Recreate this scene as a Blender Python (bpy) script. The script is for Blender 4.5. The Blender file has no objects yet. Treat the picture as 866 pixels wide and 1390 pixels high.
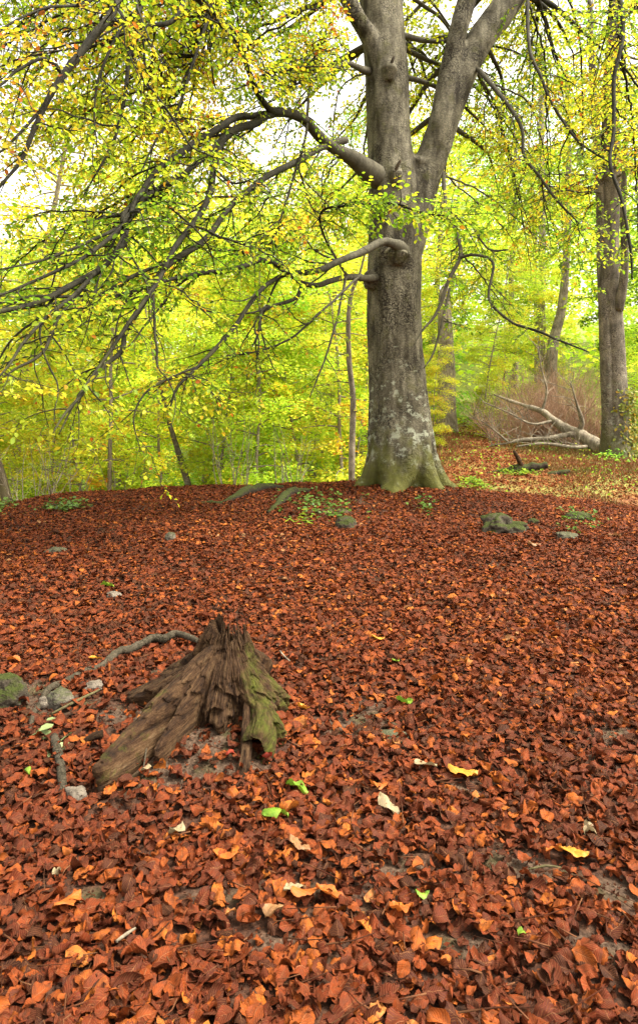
import bpy, math
import numpy as np

# ------------------------------------------------------------------ basics
F, HX, HY, CZ = 867.0, 433.0, 570.0, 1.3          # focal length in photo pixels, horizon row, eye height
scene = bpy.context.scene
COL = scene.collection
rng = np.random.default_rng(11)


def at(px, py, d):
    return np.array([(px - HX) / F * d, d, CZ + (HY - py) / F * d])


def unit(v):
    v = np.asarray(v, float)
    return v / (np.linalg.norm(v, axis=-1, keepdims=True) + 1e-9)


def _h(ix, iy, iz, seed):
    with np.errstate(over='ignore'):
        n = (ix.astype(np.uint32) * np.uint32(374761393) + iy.astype(np.uint32) * np.uint32(668265263)
             + iz.astype(np.uint32) * np.uint32(2246822519) + np.uint32(seed) * np.uint32(3266489917))
        n = (n ^ (n >> np.uint32(13))) * np.uint32(1274126177)
        n = n ^ (n >> np.uint32(16))
    return (n & np.uint32(0xffffff)).astype(np.float64) / 0xffffff


def vnoise(p, seed=0):
    p = np.asarray(p, float)
    i = np.floor(p).astype(np.int64)
    f = p - i
    f = f * f * (3 - 2 * f)
    out = 0
    for dx in (0, 1):
        for dy in (0, 1):
            for dz in (0, 1):
                w = (f[..., 0] if dx else 1 - f[..., 0]) * (f[..., 1] if dy else 1 - f[..., 1]) * (f[..., 2] if dz else 1 - f[..., 2])
                out = out + w * _h(i[..., 0] + dx, i[..., 1] + dy, i[..., 2] + dz, seed)
    return out * 2 - 1


def fbm(p, octv=4, seed=0):
    p = np.asarray(p, float)
    a, s, t = 1.0, 0, 0
    for k in range(octv):
        s = s + a * vnoise(p, seed + k * 17)
        t += a
        a *= 0.5
        p = p * 2.03 + 7.1
    return s / t


def sst(a, b, x):
    t = np.clip((x - a) / (b - a), 0, 1)
    return t * t * (3 - 2 * t)


# ------------------------------------------------------------------ terrain
def terrain(x, y):
    x = np.asarray(x, float)
    y = np.asarray(y, float)
    P = np.stack([x, y, 0 * x], -1)
    mound = 0.2 * sst(3.0, 9.5, y) - 0.30 * (np.clip(x, -9, 9) / 5) ** 2 * sst(3.5, 9.5, y)
    dip_l = -2.2 * sst(10.9, 17.5, y)
    right = np.interp(y, [10.2, 11.6, 14, 18, 25, 36, 46], [0, -0.16, 0.05, 0.34, 0.85, 1.9, 2.7])
    wr = sst(0.9, 3.0, x - 0.02 * (y - 10))
    mound = mound + wr * 0.20 * sst(10.2, 14, y) * (np.clip(x, -9, 9) / 5) ** 2
    h = mound + dip_l * (1 - wr) + right * wr
    h = h + 11.0 * sst(36, 85, y)
    h = h + (0.035 + .035 * sst(6, 9, y)) * fbm(P * 0.9, 3, 3) * sst(0.5, 3, y) + 0.018 * fbm(P * 3.1, 3, 5)
    h = h + 0.25 * fbm(P * 0.13, 2, 9) * sst(14, 25, y)
    # bank of soil round the rotten stump
    h = h + 0.075 * np.exp(-(((x + 0.52) / 0.42) ** 2 + ((y - 2.62) / 0.36) ** 2))
    h = h + 0.06 * np.exp(-(((x + 1.35) / 0.5) ** 2 + ((y - 2.95) / 0.35) ** 2))
    h = h + 0.16 * np.exp(-(((x - 1.25) / 1.0) ** 2 + ((y - 10.0) / 0.75) ** 2))
    return h


_DS = 0.8 * 1.004 ** np.arange(1190)


def gpt(px, py):
    x, z = (px - HX) / F * _DS, CZ + (HY - py) / F * _DS
    hit = np.nonzero(terrain(x, _DS) >= z)[0]
    k = hit[0] if len(hit) else len(_DS) - 1
    p = np.array([x[k], _DS[k], 0.0])
    p[2] = float(terrain(p[0], p[1]))
    return p


SOIL = [gpt(*q[:2]).tolist()[:2] + list(q[2:]) for q in (
    (265, 1035, .30, .17), (300, 1000, .22, .15), (25, 945, .20, .16), (70, 955, .24, .12), (215, 915, .2, .08),
    (495, 965, .16, .12), (470, 985, .14, .07), (540, 985, .14, .05), (730, 1185, .20, .06), (850, 1215, .16, .10), (560, 1190, .14, .05), (640, 1290, .1, .05), (130, 1225, .14, .06), (690, 1165, .1, .04), (300, 1215, .1, .03),
    (640, 1075, .1, .05), (820, 1000, .2, .07), (810, 1285, .12, .06), (450, 695, .35, .25), (380, 1280, .1, .05),
    (683, 712, .35, .2), (250, 960, .4, .3))]


def soil(x, y):
    x = np.asarray(x, float)
    P = np.stack([x, y, 0 * x], -1)
    m = 0 * x
    for sx, sy, a, b in SOIL:
        m = np.maximum(m, np.exp(-(((x - sx) / a) ** 2 + ((y - sy) / b) ** 2) * 0.9))
    m = m + 0.45 * fbm(P * 6.0, 3, 21) - .05
    m2 = sst(0.36, 0.6, fbm(P * 1.7, 3, 31)) * 0.5
    return np.clip(np.maximum(sst(0.38, 0.62, m), m2), 0, 1)


# ------------------------------------------------------------------ mesh assembly
class Geo:
    def __init__(self):
        self.v, self.q, self.uv, self.at, self.n = [], [], [], {}, 0

    def add(self, v, q, uv=None, **attrs):
        v = np.asarray(v, float).reshape(-1, 3)
        self.v.append(v)
        self.q.append(np.asarray(q, np.int64).reshape(-1, 4) + self.n)
        self.uv.append(np.zeros((len(v), 2)) if uv is None else np.asarray(uv, float))
        for k in set(attrs) | set(self.at):
            self.at.setdefault(k, [np.zeros(self.n)] if self.n else [])
            a = attrs.get(k, 0.0)
            self.at[k].append(np.broadcast_to(np.asarray(a, float), (len(v),)))
        self.n += len(v)

    def build(self, name, mat, parent=None, origin=None, smooth=True):
        v = np.concatenate(self.v)
        q = np.concatenate(self.q)
        uv = np.concatenate(self.uv)
        if origin is not None:
            v = v - np.asarray(origin)
        me = bpy.data.meshes.new(name)
        tri = q[:, 3] == q[:, 2]
        order = np.concatenate([np.nonzero(~tri)[0], np.nonzero(tri)[0]])
        nq = int((~tri).sum())
        loops = np.concatenate([q[order[:nq]].reshape(-1), q[order[nq:], :3].reshape(-1)])
        tot = np.concatenate([np.full(nq, 4), np.full(len(q) - nq, 3)])
        st = np.concatenate([[0], np.cumsum(tot)[:-1]])
        me.vertices.add(len(v))
        me.vertices.foreach_set('co', v.astype(np.float32).ravel())
        me.loops.add(len(loops))
        me.loops.foreach_set('vertex_index', loops.astype(np.int32))
        me.polygons.add(len(q))
        me.polygons.foreach_set('loop_start', st.astype(np.int32))
        me.polygons.foreach_set('loop_total', tot.astype(np.int32))
        me.polygons.foreach_set('use_smooth', np.full(len(q), smooth))
        l = me.uv_layers.new(name='UVMap')
        l.data.foreach_set('uv', uv[loops].astype(np.float32).ravel())
        for k, a in self.at.items():
            at_ = me.attributes.new(k, 'FLOAT', 'POINT')
            at_.data.foreach_set('value', np.concatenate(a).astype(np.float32))
        me.update(calc_edges=True)
        me.validate()
        if mat:
            me.materials.append(mat)
        o = bpy.data.objects.new(name, me)
        COL.objects.link(o)
        if parent is not None:
            o.parent = parent
        return o


def tag(o, label=None, cat=None, group=None, kind=None):
    if label:
        o['label'] = label
    if cat:
        o['category'] = cat
    if group:
        o['group'] = group
    if kind:
        o['kind'] = kind
    return o


def thing(name, loc, label, cat, group=None, rz=0.0):
    o = bpy.data.objects.new(name, None)
    o.empty_display_size = 0.1
    o.location = loc
    o.rotation_euler = (0, 0, rz)
    COL.objects.link(o)
    return tag(o, label, cat, group)


def copy_tree(o, parent=None):
    c = o.copy()
    COL.objects.link(c)
    if parent is not None:
        c.parent = parent
    for ch in list(o.children):
        copy_tree(ch, c)
    return c


def path(P, R, step):
    """Catmull-Rom through P with radii R, resampled at about `step`."""
    P = np.asarray(P, float)
    R = np.asarray(R, float)
    Q = np.vstack([2 * P[0] - P[1], P, 2 * P[-1] - P[-2]])
    out, rad = [], []
    for i in range(len(P) - 1):
        n = max(1, int(np.ceil(np.linalg.norm(P[i + 1] - P[i]) / step)))
        t = (np.arange(n) / n)[:, None]
        a, b, c, d = Q[i], Q[i + 1], Q[i + 2], Q[i + 3]
        out.append(0.5 * (2 * b + (c - a) * t + (2 * a - 5 * b + 4 * c - d) * t ** 2 + (3 * b - a - 3 * c + d) * t ** 3))
        rad.append(R[i] + (R[i + 1] - R[i]) * t[:, 0])
    out.append(P[-1:])
    rad.append(R[-1:])
    return np.vstack(out), np.concatenate(rad)


def frames(P):
    T = unit(np.gradient(P, axis=0))
    ref = np.array([0, 0, 1.0]) if abs(T[0, 2]) < 0.9 else np.array([0, 1.0, 0])
    N = np.zeros_like(P)
    n = unit(np.cross(T[0], ref))
    for i in range(len(P)):
        n = unit(n - T[i] * np.dot(n, T[i]))
        N[i] = n
    return T, N, np.cross(T, N)


def tube(geo, P, R, sides=8, cap=True, fx=1.0, lump=0.0, seed=0, rad_fn=None, metres=False, **attrs):
    P = np.asarray(P, float)
    R = np.broadcast_to(np.asarray(R, float), (len(P),))
    T, N, B = frames(P)
    a = np.arange(sides) / sides * 2 * np.pi
    ca, sa = np.cos(a), np.sin(a)
    rr = np.repeat(R[:, None], sides, 1)
    if rad_fn is not None:
        s = np.concatenate([[0], np.cumsum(np.linalg.norm(np.diff(P, axis=0), axis=1))])
        rr = rr * rad_fn(a[None, :], s[:, None] / s[-1], s[:, None])
    V = P[:, None, :] + rr[..., None] * (ca[None, :, None] * fx * N[:, None, :] + sa[None, :, None] * B[:, None, :])
    if lump:
        d = V - P[:, None, :]
        V = P[:, None, :] + d * (1 + lump * fbm(V * (0.45 / np.mean(R)), 3, seed))[..., None]
    n = len(P)
    i = np.arange(n - 1)[:, None] * sides
    j = np.arange(sides)[None, :]
    j2 = (j + 1) % sides
    q = np.stack([i + j, i + j2, i + sides + j2, i + sides + j], -1).reshape(-1, 4)
    s = np.concatenate([[0], np.cumsum(np.linalg.norm(np.diff(P, axis=0), axis=1))])
    uv = np.stack([np.repeat((a / 2 / np.pi)[None, :], n, 0), np.repeat(s[:, None], sides, 1)], -1).reshape(-1, 2)
    if metres:
        uv = uv * [2 * np.pi * float(np.mean(R)), 1] + [seed * 3.3, seed * 1.9]
    V = V.reshape(-1, 3)
    if cap:
        V = np.vstack([V, P[0], P[-1]])
        uv = np.vstack([uv, [0, 0], [0, s[-1]]])
        c0, c1 = n * sides, n * sides + 1
        j = np.arange(sides)
        j2 = (j + 1) % sides
        q = np.vstack([q, np.stack([j2, j, np.full(sides, c0), np.full(sides, c0)], -1),
                       np.stack([(n - 1) * sides + j, (n - 1) * sides + j2, np.full(sides, c1), np.full(sides, c1)], -1)])
    geo.add(V, q, uv, **attrs)


# leaves hanging in the trees: two folded halves, six points each
LEAF = np.array([[0, 0, 0], [.30, .30, .05], [.70, .25, .05], [1, 0, -.06], [.70, -.25, .05], [.30, -.30, .05]])


def leaves(geo, pos, axis, nrm, size, rnd, width=1.0):
    pos = np.asarray(pos, float)
    a = unit(axis)
    n = unit(nrm - a * np.sum(nrm * a, -1, keepdims=True))
    b = np.cross(n, a)
    L = LEAF * np.array([1, width, 1])
    V = pos[:, None] + np.asarray(size)[:, None, None] * (L[None, :, 0, None] * a[:, None] + L[None, :, 1, None] * b[:, None] + L[None, :, 2, None] * n[:, None])
    m = len(pos)
    base = np.arange(m)[:, None, None] * 6
    q = base + np.array([[0, 3, 2, 1], [0, 5, 4, 3]])[None]
    uv = np.tile(np.stack([LEAF[:, 0], LEAF[:, 1] * 2 + .5], -1), (m, 1))
    geo.add(V.reshape(-1, 3), q.reshape(-1, 4), uv, rnd=np.repeat(rnd, 6))


# ------------------------------------------------------------------ materials
def newmat(name):
    m = bpy.data.materials.new(name)
    m.use_nodes = True
    nt = m.node_tree
    nt.nodes.clear()
    return m, nt


class NB:
    def __init__(self, nt):
        self.nt = nt

    def n(self, typ, ins=None, **props):
        nd = self.nt.nodes.new(typ)
        for k, v in props.items():
            setattr(nd, k, v)
        for k, v in (ins or {}).items():
            if isinstance(v, bpy.types.NodeSocket):
                self.nt.links.new(v, nd.inputs[k])
            else:
                nd.inputs[k].default_value = v
        return nd

    def ramp(self, fac, stops, interp='LINEAR'):
        nd = self.n('ShaderNodeValToRGB', {'Fac': fac})
        cr = nd.color_ramp
        cr.interpolation = interp
        while len(cr.elements) < len(stops):
            cr.elements.new(0.5)
        for e, (p, c) in zip(cr.elements, stops):
            e.position = p
            e.color = (*c, 1) if len(c) == 3 else c
        return nd.outputs[0]

    def noise(self, vec, scale, detail=4, rough=.55):
        return self.n('ShaderNodeTexNoise', {'Vector': vec, 'Scale': scale, 'Detail': detail, 'Roughness': rough}).outputs['Fac']

    def mix(self, fac, a, b, blend='MIX'):
        nd = self.nt.nodes.new('ShaderNodeMix')
        nd.data_type = 'RGBA'
        nd.blend_type = blend
        for s, v in ((nd.inputs[0], fac), (nd.inputs[6], a), (nd.inputs[7], b)):
            if isinstance(v, bpy.types.NodeSocket):
                self.nt.links.new(v, s)
            elif isinstance(v, tuple):
                s.default_value = (*v, 1) if len(v) == 3 else v
            else:
                s.default_value = v
        return nd.outputs[2]

    def math(self, op, a, b=0.0, c=0.0, clamp=False):
        nd = self.nt.nodes.new('ShaderNodeMath')
        nd.operation = op
        nd.use_clamp = clamp
        for s, v in zip(nd.inputs, (a, b, c)):
            if isinstance(v, bpy.types.NodeSocket):
                self.nt.links.new(v, s)
            else:
                s.default_value = v
        return nd.outputs[0]

    def mapped(self, vec, scale):
        return self.n('ShaderNodeMapping', {'Vector': vec, 'Scale': scale}).outputs[0]

    def coord(self, which='Object'):
        return self.n('ShaderNodeTexCoord').outputs[which]

    def attr(self, name):
        return self.n('ShaderNodeAttribute', attribute_name=name).outputs['Fac']

    def bsdf(self, color, rough=.7, spec=.3, height=None, dist=.01, strength=1.0):
        ins = {'Base Color': color, 'Roughness': rough, 'Specular IOR Level': spec}
        if height is not None:
            ins['Normal'] = self.n('ShaderNodeBump', {'Height': height, 'Distance': dist, 'Strength': strength}).outputs[0]
        return self.n('ShaderNodeBsdfPrincipled', ins)

    def out(self, sh):
        self.n('ShaderNodeOutputMaterial', {'Surface': sh.outputs[0] if hasattr(sh, 'outputs') else sh})


def leaf_mat(name, stops, transl=.5, rough=.5, hue=0.0, mottled=0.10):
    m, nt = newmat(name)
    b = NB(nt)
    c = b.ramp(b.attr('rnd'), stops)
    nz = b.noise(b.coord('Object'), 45, 2)
    c = b.mix(b.math('MULTIPLY', nz, mottled), c, (.35, .16, .02), 'MIX')
    if hue:
        r = b.n('ShaderNodeObjectInfo').outputs['Random']
        hh = b.math('ADD', b.math('MULTIPLY', r, hue), 0.5 - hue / 2)
        vv = b.math('ADD', b.math('MULTIPLY', r, .3), .85)
        c = b.n('ShaderNodeHueSaturation', {'Hue': hh, 'Value': vv, 'Color': c}).outputs[0]
    p = b.bsdf(c, rough, .25)
    t = b.n('ShaderNodeBsdfTranslucent', {'Color': c})
    mx = b.n('ShaderNodeMixShader', {0: transl, 1: p.outputs[0], 2: t.outputs[0]})
    b.out(mx)
    return m


M = {}
M['leaf_main'] = leaf_mat('beech_leaves', [(0, (.085, .20, .010)), (.25, (.18, .34, .015)), (.5, (.40, .51, .024)), (.74, (.68, .60, .03)), (.9, (.70, .40, .026)), (1, (.38, .11, .015))], .62)
M['leaf_gold'] = leaf_mat('golden_beech_leaves', [(0, (.34, .50, .02)), (.35, (.64, .66, .03)), (.65, (.82, .66, .035)), (.88, (.76, .42, .03)), (1, (.42, .14, .02))], .55)
M['leaf_lime'] = leaf_mat('lime_woodland_leaves', [(0, (.26, .46, .04)), (.40, (.51, .68, .055)), (.68, (.74, .77, .06)), (.86, (.86, .63, .06)), (1, (.68, .28, .03))], .55, hue=.04)  # blue raised to paint a hazy paleness into the leaf colour
M['leaf_green'] = leaf_mat('green_woodland_leaves', [(0, (.10, .24, .02)), (.5, (.22, .44, .03)), (.85, (.46, .60, .04)), (1, (.68, .62, .05))], .55, hue=.04)
M['leaf_dark'] = leaf_mat('ivy_leaves', [(0, (.03, .08, .012)), (.6, (.06, .15, .02)), (1, (.15, .25, .03))], .2, .35)
M['leaf_russet'] = leaf_mat('russet_twigs_leaves', [(0, (.22, .10, .05)), (1, (.36, .20, .10))], .2)


def bark_mat(name, dark, light, lichen=0.0, moss=0.0, zmax=3.0, scale=1.0, crack=1.0, old=None):
    m, nt = newmat(name)
    b = NB(nt)
    co = b.coord('Object')
    st = b.mapped(co, (scale, scale, .22 * scale))
    n1 = b.noise(st, 9, 6, .6)
    n2 = b.noise(co, 2.2 * scale, 4)
    n3 = b.noise(b.mapped(co, (1, 1, 1.6)), 34 * scale, 5, .65)
    f = b.math('ADD', b.math('MULTIPLY', n1, .55), b.math('MULTIPLY', n2, .5))
    c = b.mix(b.ramp(f, [(.41, (0, 0, 0)), (.63, (1, 1, 1))]), dark, light)
    c = b.mix(b.ramp(n3, [(.42, (.55, .55, .55)), (.62, (0, 0, 0))]), c, tuple(x * .45 for x in dark))
    if old:      # old grey bark near the bole, darker limb tone with painted shade further out
        ln_ = b.n('ShaderNodeVectorMath', {0: b.mapped(co, (1, 1, 0))}, operation='LENGTH').outputs['Value']
        c = b.mix(b.math('MULTIPLY', b.ramp(b.math('MULTIPLY', ln_, .25), [(.12, (1, 1, 1)), (.62, (0, 0, 0))]), n1), c, old)
    h = b.math('ADD', b.math('MULTIPLY', n1, .7), b.math('MULTIPLY', n3, .5))
    if crack:
        wob = b.n('ShaderNodeVectorMath', {0: st, 1: b.n('ShaderNodeTexNoise', {'Vector': co, 'Scale': 6.0}).outputs['Color']}, operation='ADD').outputs[0]
        vo = b.n('ShaderNodeTexVoronoi', {'Vector': wob, 'Scale': 7.0}, feature='DISTANCE_TO_EDGE').outputs['Distance']
        cr = b.ramp(vo, [(0, (1, 1, 1)), (.05, (.8, .8, .8)), (.11, (0, 0, 0))])
        cr = b.math('MULTIPLY', cr, b.ramp(b.noise(co, 1.9, 3), [(.43, (0, 0, 0)), (.58, (1, 1, 1))]))
        cr = b.math('MULTIPLY', cr, crack)
        c = b.mix(cr, c, (.020, .015, .009))
        h = b.math('SUBTRACT', h, cr)
    z = b.n('ShaderNodeSeparateXYZ', {0: co}).outputs['Z']
    if lichen:
        band = b.ramp(b.math('DIVIDE', z, zmax), [(0, (.75, .75, .75)), (.22, (1, 1, 1)), (.6, (.55, .55, .55)), (1, (.12, .12, .12))])
        ln = b.noise(b.mapped(co, (1, 1, 1.4)), 6.0, 6, .68)
        lm = b.ramp(b.math('MULTIPLY', ln, b.math('ADD', .62, b.math('MULTIPLY', band, .42))), [(.53, (0, 0, 0)), (.60, (1, 1, 1))])
        c = b.mix(b.math('MULTIPLY', lm, lichen), c, (.33, .35, .26))
        h = b.math('ADD', h, b.math('MULTIPLY', lm, .15))
    if moss:
        mb = b.ramp(b.math('DIVIDE', z, zmax), [(0, (1, 1, 1)), (.14, (.72, .72, .72)), (.3, (.42, .42, .42)), (1, (.40, .40, .40))])
        mn = b.noise(co, 4.5, 5)
        mm = b.ramp(b.math('ADD', b.math('MULTIPLY', mn, .6), b.math('MULTIPLY', mb, .4)), [(.50, (0, 0, 0)), (.68, (1, 1, 1))])
        c = b.mix(b.math('MULTIPLY', mm, moss), c, (.085, .085, .014))
    b.out(b.bsdf(c, .8, .2, h, .012, .9))
    return m


M['bark'] = bark_mat('beech_bark', (.042, .034, .019), (.275, .25, .175), .9, .9, 3.4)
M['bark_branch'] = bark_mat('shaded_branch_bark', (.012, .011, .0065), (.047, .043, .027), 0, .3, 8, 2.6, .2, (.20, .18, .125))  # darker version of the beech bark, the limbs' shade put into its colour
M['bark_right'] = bark_mat('pink_grey_bark', (.075, .064, .046), (.27, .23, .17), .35, .5, 5, .9, .8)
M['bark_pale'] = bark_mat('pale_bark', (.20, .17, .12), (.42, .37, .29), 0, .25, 9, 1.2, .3)
M['bark_dark'] = bark_mat('dark_stem_bark', (.06, .045, .03), (.16, .12, .08), 0, .4, 6, 1.5, .3)
M['wood_dead'] = bark_mat('bleached_wood', (.15, .12, .08), (.46, .40, .30), 0, 0, 2, 2, .5)
M['wood_root'] = bark_mat('root_bark', (.022, .017, .012), (.095, .074, .053), 0, .08, 1.5, 6, .5)


def rotten_mat():
    m, nt = newmat('rotten_wood')
    b = NB(nt)
    uv = b.coord('UV')
    co = b.coord('Object')
    fib = b.noise(b.mapped(uv, (75, 15, 1)), 1.0, 6, .70)
    fib2 = b.noise(b.mapped(uv, (160, 30, 1)), 1.0, 4, .65)
    lump = b.noise(co, 24, 6, .68)
    f = b.math('ADD', b.math('MULTIPLY', fib, .6), b.math('MULTIPLY', lump, .4))
    c = b.ramp(f, [(.36, (.007, .0036, .0018)), (.47, (.034, .0165, .007)), (.57, (.072, .040, .018)), (.68, (.13, .088, .047))])
    c = b.mix(b.ramp(fib2, [(.36, (.7, .7, .7)), (.5, (0, 0, 0))]), c, (.009, .005, .003))
    mo = b.math('ADD', b.attr('moss'), .12)
    mn = b.noise(co, 22, 5, .65)
    mm = b.ramp(b.math('ADD', b.math('MULTIPLY', mn, .55), b.math('MULTIPLY', mo, .42)), [(.50, (0, 0, 0)), (.66, (1, 1, 1))])
    mc = b.mix(b.noise(co, 90, 3), (.022, .028, .004), (.085, .092, .010))
    c = b.mix(b.math('MULTIPLY', mm, .9), c, mc)
    h = b.math('ADD', b.math('MULTIPLY', fib, .8), b.math('ADD', b.math('MULTIPLY', fib2, .35), b.math('MULTIPLY', lump, .3)))
    b.out(b.bsdf(c, .85, .15, h, .02, 1.0))
    return m


def litter_mat(name, stops, transl=.10):
    m, nt = newmat(name)
    b = NB(nt)
    c = b.ramp(b.attr('rnd'), stops)
    uvx = b.n('ShaderNodeSeparateXYZ', {0: b.coord('UV')})
    u, v = uvx.outputs['X'], uvx.outputs['Y']
    av = b.math('ABSOLUTE', v)
    ph = b.math('SUBTRACT', b.math('MULTIPLY', u, 62.0), b.math('MULTIPLY', av, 20.0))
    vein = b.math('POWER', b.math('ABSOLUTE', b.math('SINE', b.math('MULTIPLY', ph, .5))), 6.0)
    vein = b.math('SUBTRACT', 1.0, b.math('ABSOLUTE', b.math('SINE', b.math('MULTIPLY', ph, .5))))
    vein = b.math('POWER', vein, 3.0)
    mid = b.ramp(av, [(0, (1, 1, 1)), (.06, (0, 0, 0))])
    co = b.coord('Object')
    mot = b.noise(co, 60, 4, .6)
    c = b.mix(b.ramp(mot, [(.35, (.65, .65, .65)), (.6, (0, 0, 0))]), c, (.055, .018, .009))
    c = b.mix(b.math('MULTIPLY', vein, .28), c, (.40, .17, .06))
    c = b.mix(b.math('MULTIPLY', mid, .35), c, (.42, .20, .09))
    h = b.math('ADD', b.math('MULTIPLY', mot, .7), b.math('ADD', b.math('MULTIPLY', vein, .8), mid))
    p = b.bsdf(c, .62, .10, h, .0016, .8)
    t = b.n('ShaderNodeBsdfTranslucent', {'Color': c})
    b.out(b.n('ShaderNodeMixShader', {0: transl, 1: p.outputs[0], 2: t.outputs[0]}))
    return m


M['rotten'] = rotten_mat()
M['litter'] = litter_mat('russet_leaf_litter', [(0, (.022, .007, .004)), (.2, (.070, .013, .006)), (.45, (.118, .021, .0065)), (.68, (.185, .036, .008)), (.83, (.27, .064, .010)), (.94, (.42, .125, .016)), (1, (.36, .19, .08))])
M['litter_far'] = litter_mat('pale_leaf_litter', [(0, (.06, .018, .008)), (.4, (.19, .046, .013)), (.75, (.32, .09, .022)), (1, (.42, .20, .06))])


def plain_leaf(name, c, c2, transl=.2):
    m, nt = newmat(name)
    b = NB(nt)
    co = b.coord('Object')
    uvx = b.n('ShaderNodeSeparateXYZ', {0: b.coord('UV')})
    u, v = uvx.outputs['X'], uvx.outputs['Y']
    av = b.math('ABSOLUTE', v)
    ph = b.math('SUBTRACT', b.math('MULTIPLY', u, 62.0), b.math('MULTIPLY', av, 20.0))
    vein = b.math('POWER', b.math('SUBTRACT', 1.0, b.math('ABSOLUTE', b.math('SINE', b.math('MULTIPLY', ph, .5)))), 3.0)
    mid = b.ramp(av, [(0, (1, 1, 1)), (.07, (0, 0, 0))])
    n = b.noise(co, 40, 4)
    cc = b.mix(b.ramp(n, [(.4, (0, 0, 0)), (.65, (1, 1, 1))]), c, c2)
    cc = b.mix(b.math('MULTIPLY', b.math('MAXIMUM', vein, mid), .3), cc, tuple(min(1, x * 1.5 + .05) for x in c))
    h = b.math('ADD', b.math('MULTIPLY', vein, .6), mid)
    p = b.bsdf(cc, .5, .3, h, .0015, .7)
    t = b.n('ShaderNodeBsdfTranslucent', {'Color': cc})
    b.out(b.n('ShaderNodeMixShader', {0: transl, 1: p.outputs[0], 2: t.outputs[0]}))
    return m


def ground_mat():
    m, nt = newmat('forest_soil')
    b = NB(nt)
    co = b.coord('Object')
    s = b.attr('soil')
    far = b.attr('far')
    n1 = b.noise(co, 55, 6, .65)
    n2 = b.noise(co, 7, 5)
    hum = b.ramp(n1, [(.3, (.018, .009, .006)), (.55, (.060, .026, .014)), (.75, (.12, .045, .02))])
    so = b.ramp(n1, [(.3, (.026, .015, .009)), (.52, (.068, .042, .026)), (.72, (.14, .092, .060))])
    so = b.mix(b.ramp(n2, [(.5, (0, 0, 0)), (.64, (.7, .7, .7))]), so, (.045, .042, .012))
    c = b.mix(s, hum, so)
    fl = b.ramp(b.noise(co, 9, 6, .7), [(.3, (.08, .03, .012)), (.5, (.20, .075, .025)), (.62, (.26, .14, .045)), (.75, (.14, .15, .03))])
    gr = b.ramp(b.noise(co, 1.2, 5, .65), [(.3, (.10, .13, .03)), (.6, (.22, .24, .05)), (.8, (.30, .20, .07))])
    fl = b.mix(b.ramp(b.noise(co, .35, 4), [(.46, (0, 0, 0)), (.6, (1, 1, 1))]), fl, gr)
    c = b.mix(far, c, fl)
    c = b.mix(b.attr('hill'), c, gr)
    pb = b.n('ShaderNodeTexVoronoi', {'Vector': co, 'Scale': 90.0}).outputs['Distance']
    h = b.math('ADD', b.math('MULTIPLY', n1, .8), b.math('MULTIPLY', pb, .35))
    b.out(b.bsdf(c, .85, .2, h, .012, .9))
    return m


def rock_mat(name, c0, c1, moss):
    m, nt = newmat(name)
    b = NB(nt)
    co = b.coord('Object')
    n = b.noise(co, 30, 6, .65)
    c = b.mix(b.ramp(n, [(.35, (0, 0, 0)), (.65, (1, 1, 1))]), c0, c1)
    geo = b.n('ShaderNodeNewGeometry').outputs['Normal']
    up = b.n('ShaderNodeSeparateXYZ', {0: geo}).outputs['Z']
    mm = b.math('ADD', b.math('MULTIPLY', up, .35), b.math('MULTIPLY', b.noise(co, 9, 5), .75))
    mm = b.math('MULTIPLY', b.ramp(mm, [(.45, (0, 0, 0)), (.62, (1, 1, 1))]), moss)
    c = b.mix(mm, c, b.mix(b.noise(co, 120, 3), (.010, .016, .003), (.050, .060, .008)))
    b.out(b.bsdf(c, .85, .2, b.math('ADD', n, b.math('MULTIPLY', b.noise(co, 120, 3), .4)), .01, .9))
    return m


M['ground'] = ground_mat()
M['rock'] = rock_mat('grey_stone', (.07, .055, .042), (.19, .16, .125), .1)
M['rock_moss'] = rock_mat('mossy_stone', (.025, .020, .013), (.075, .06, .042), 1.0)
M['rock_half'] = rock_mat('half_mossy_stone', (.05, .042, .031), (.16, .14, .11), .6)

# ------------------------------------------------------------------ ground sheet
def axis(segs):
    out = [segs[0][0]]
    for a, b_, s0, s1 in segs:
        x, n = a, 0
        while x < b_ - 1e-6:
            t = (x - a) / (b_ - a)
            x = min(b_, x + s0 + (s1 - s0) * t)
            out.append(x)
    return np.array(out)


gx = axis([(-160, -12, 12, .6), (-12, -3, .6, .07), (-3, 3, .05, .05), (3, 12, .07, .6), (12, 160, .6, 12)])
gy = axis([(-60, -1, 6, .3), (-1, 1, .3, .05), (1, 5, .045, .06), (5, 14, .06, .15), (14, 40, .15, 1.2), (40, 260, 1.5, 14)])
X, Y = np.meshgrid(gx, gy)
Z = terrain(X, Y)
nx, ny = len(gx), len(gy)
i = np.arange(ny - 1)[:, None] * nx
j = np.arange(nx - 1)[None, :]
q = np.stack([i + j, i + j + 1, i + nx + j + 1, i + nx + j], -1).reshape(-1, 4)
g = Geo()
farm = np.clip(sst(9.5, 14, Y - 0.5 * np.abs(X)) + sst(10.7, 12.5, Y), 0, 1)
g.add(np.stack([X, Y, Z], -1).reshape(-1, 3), q, np.stack([X, Y], -1).reshape(-1, 2), soil=soil(X, Y).ravel(), far=farm.ravel(), hill=sst(23, 30, Y).ravel())
tag(g.build('forest_floor', M['ground']), 'leafy woodland floor rising to a low mound under the great beech', 'ground', kind='structure')


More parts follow.
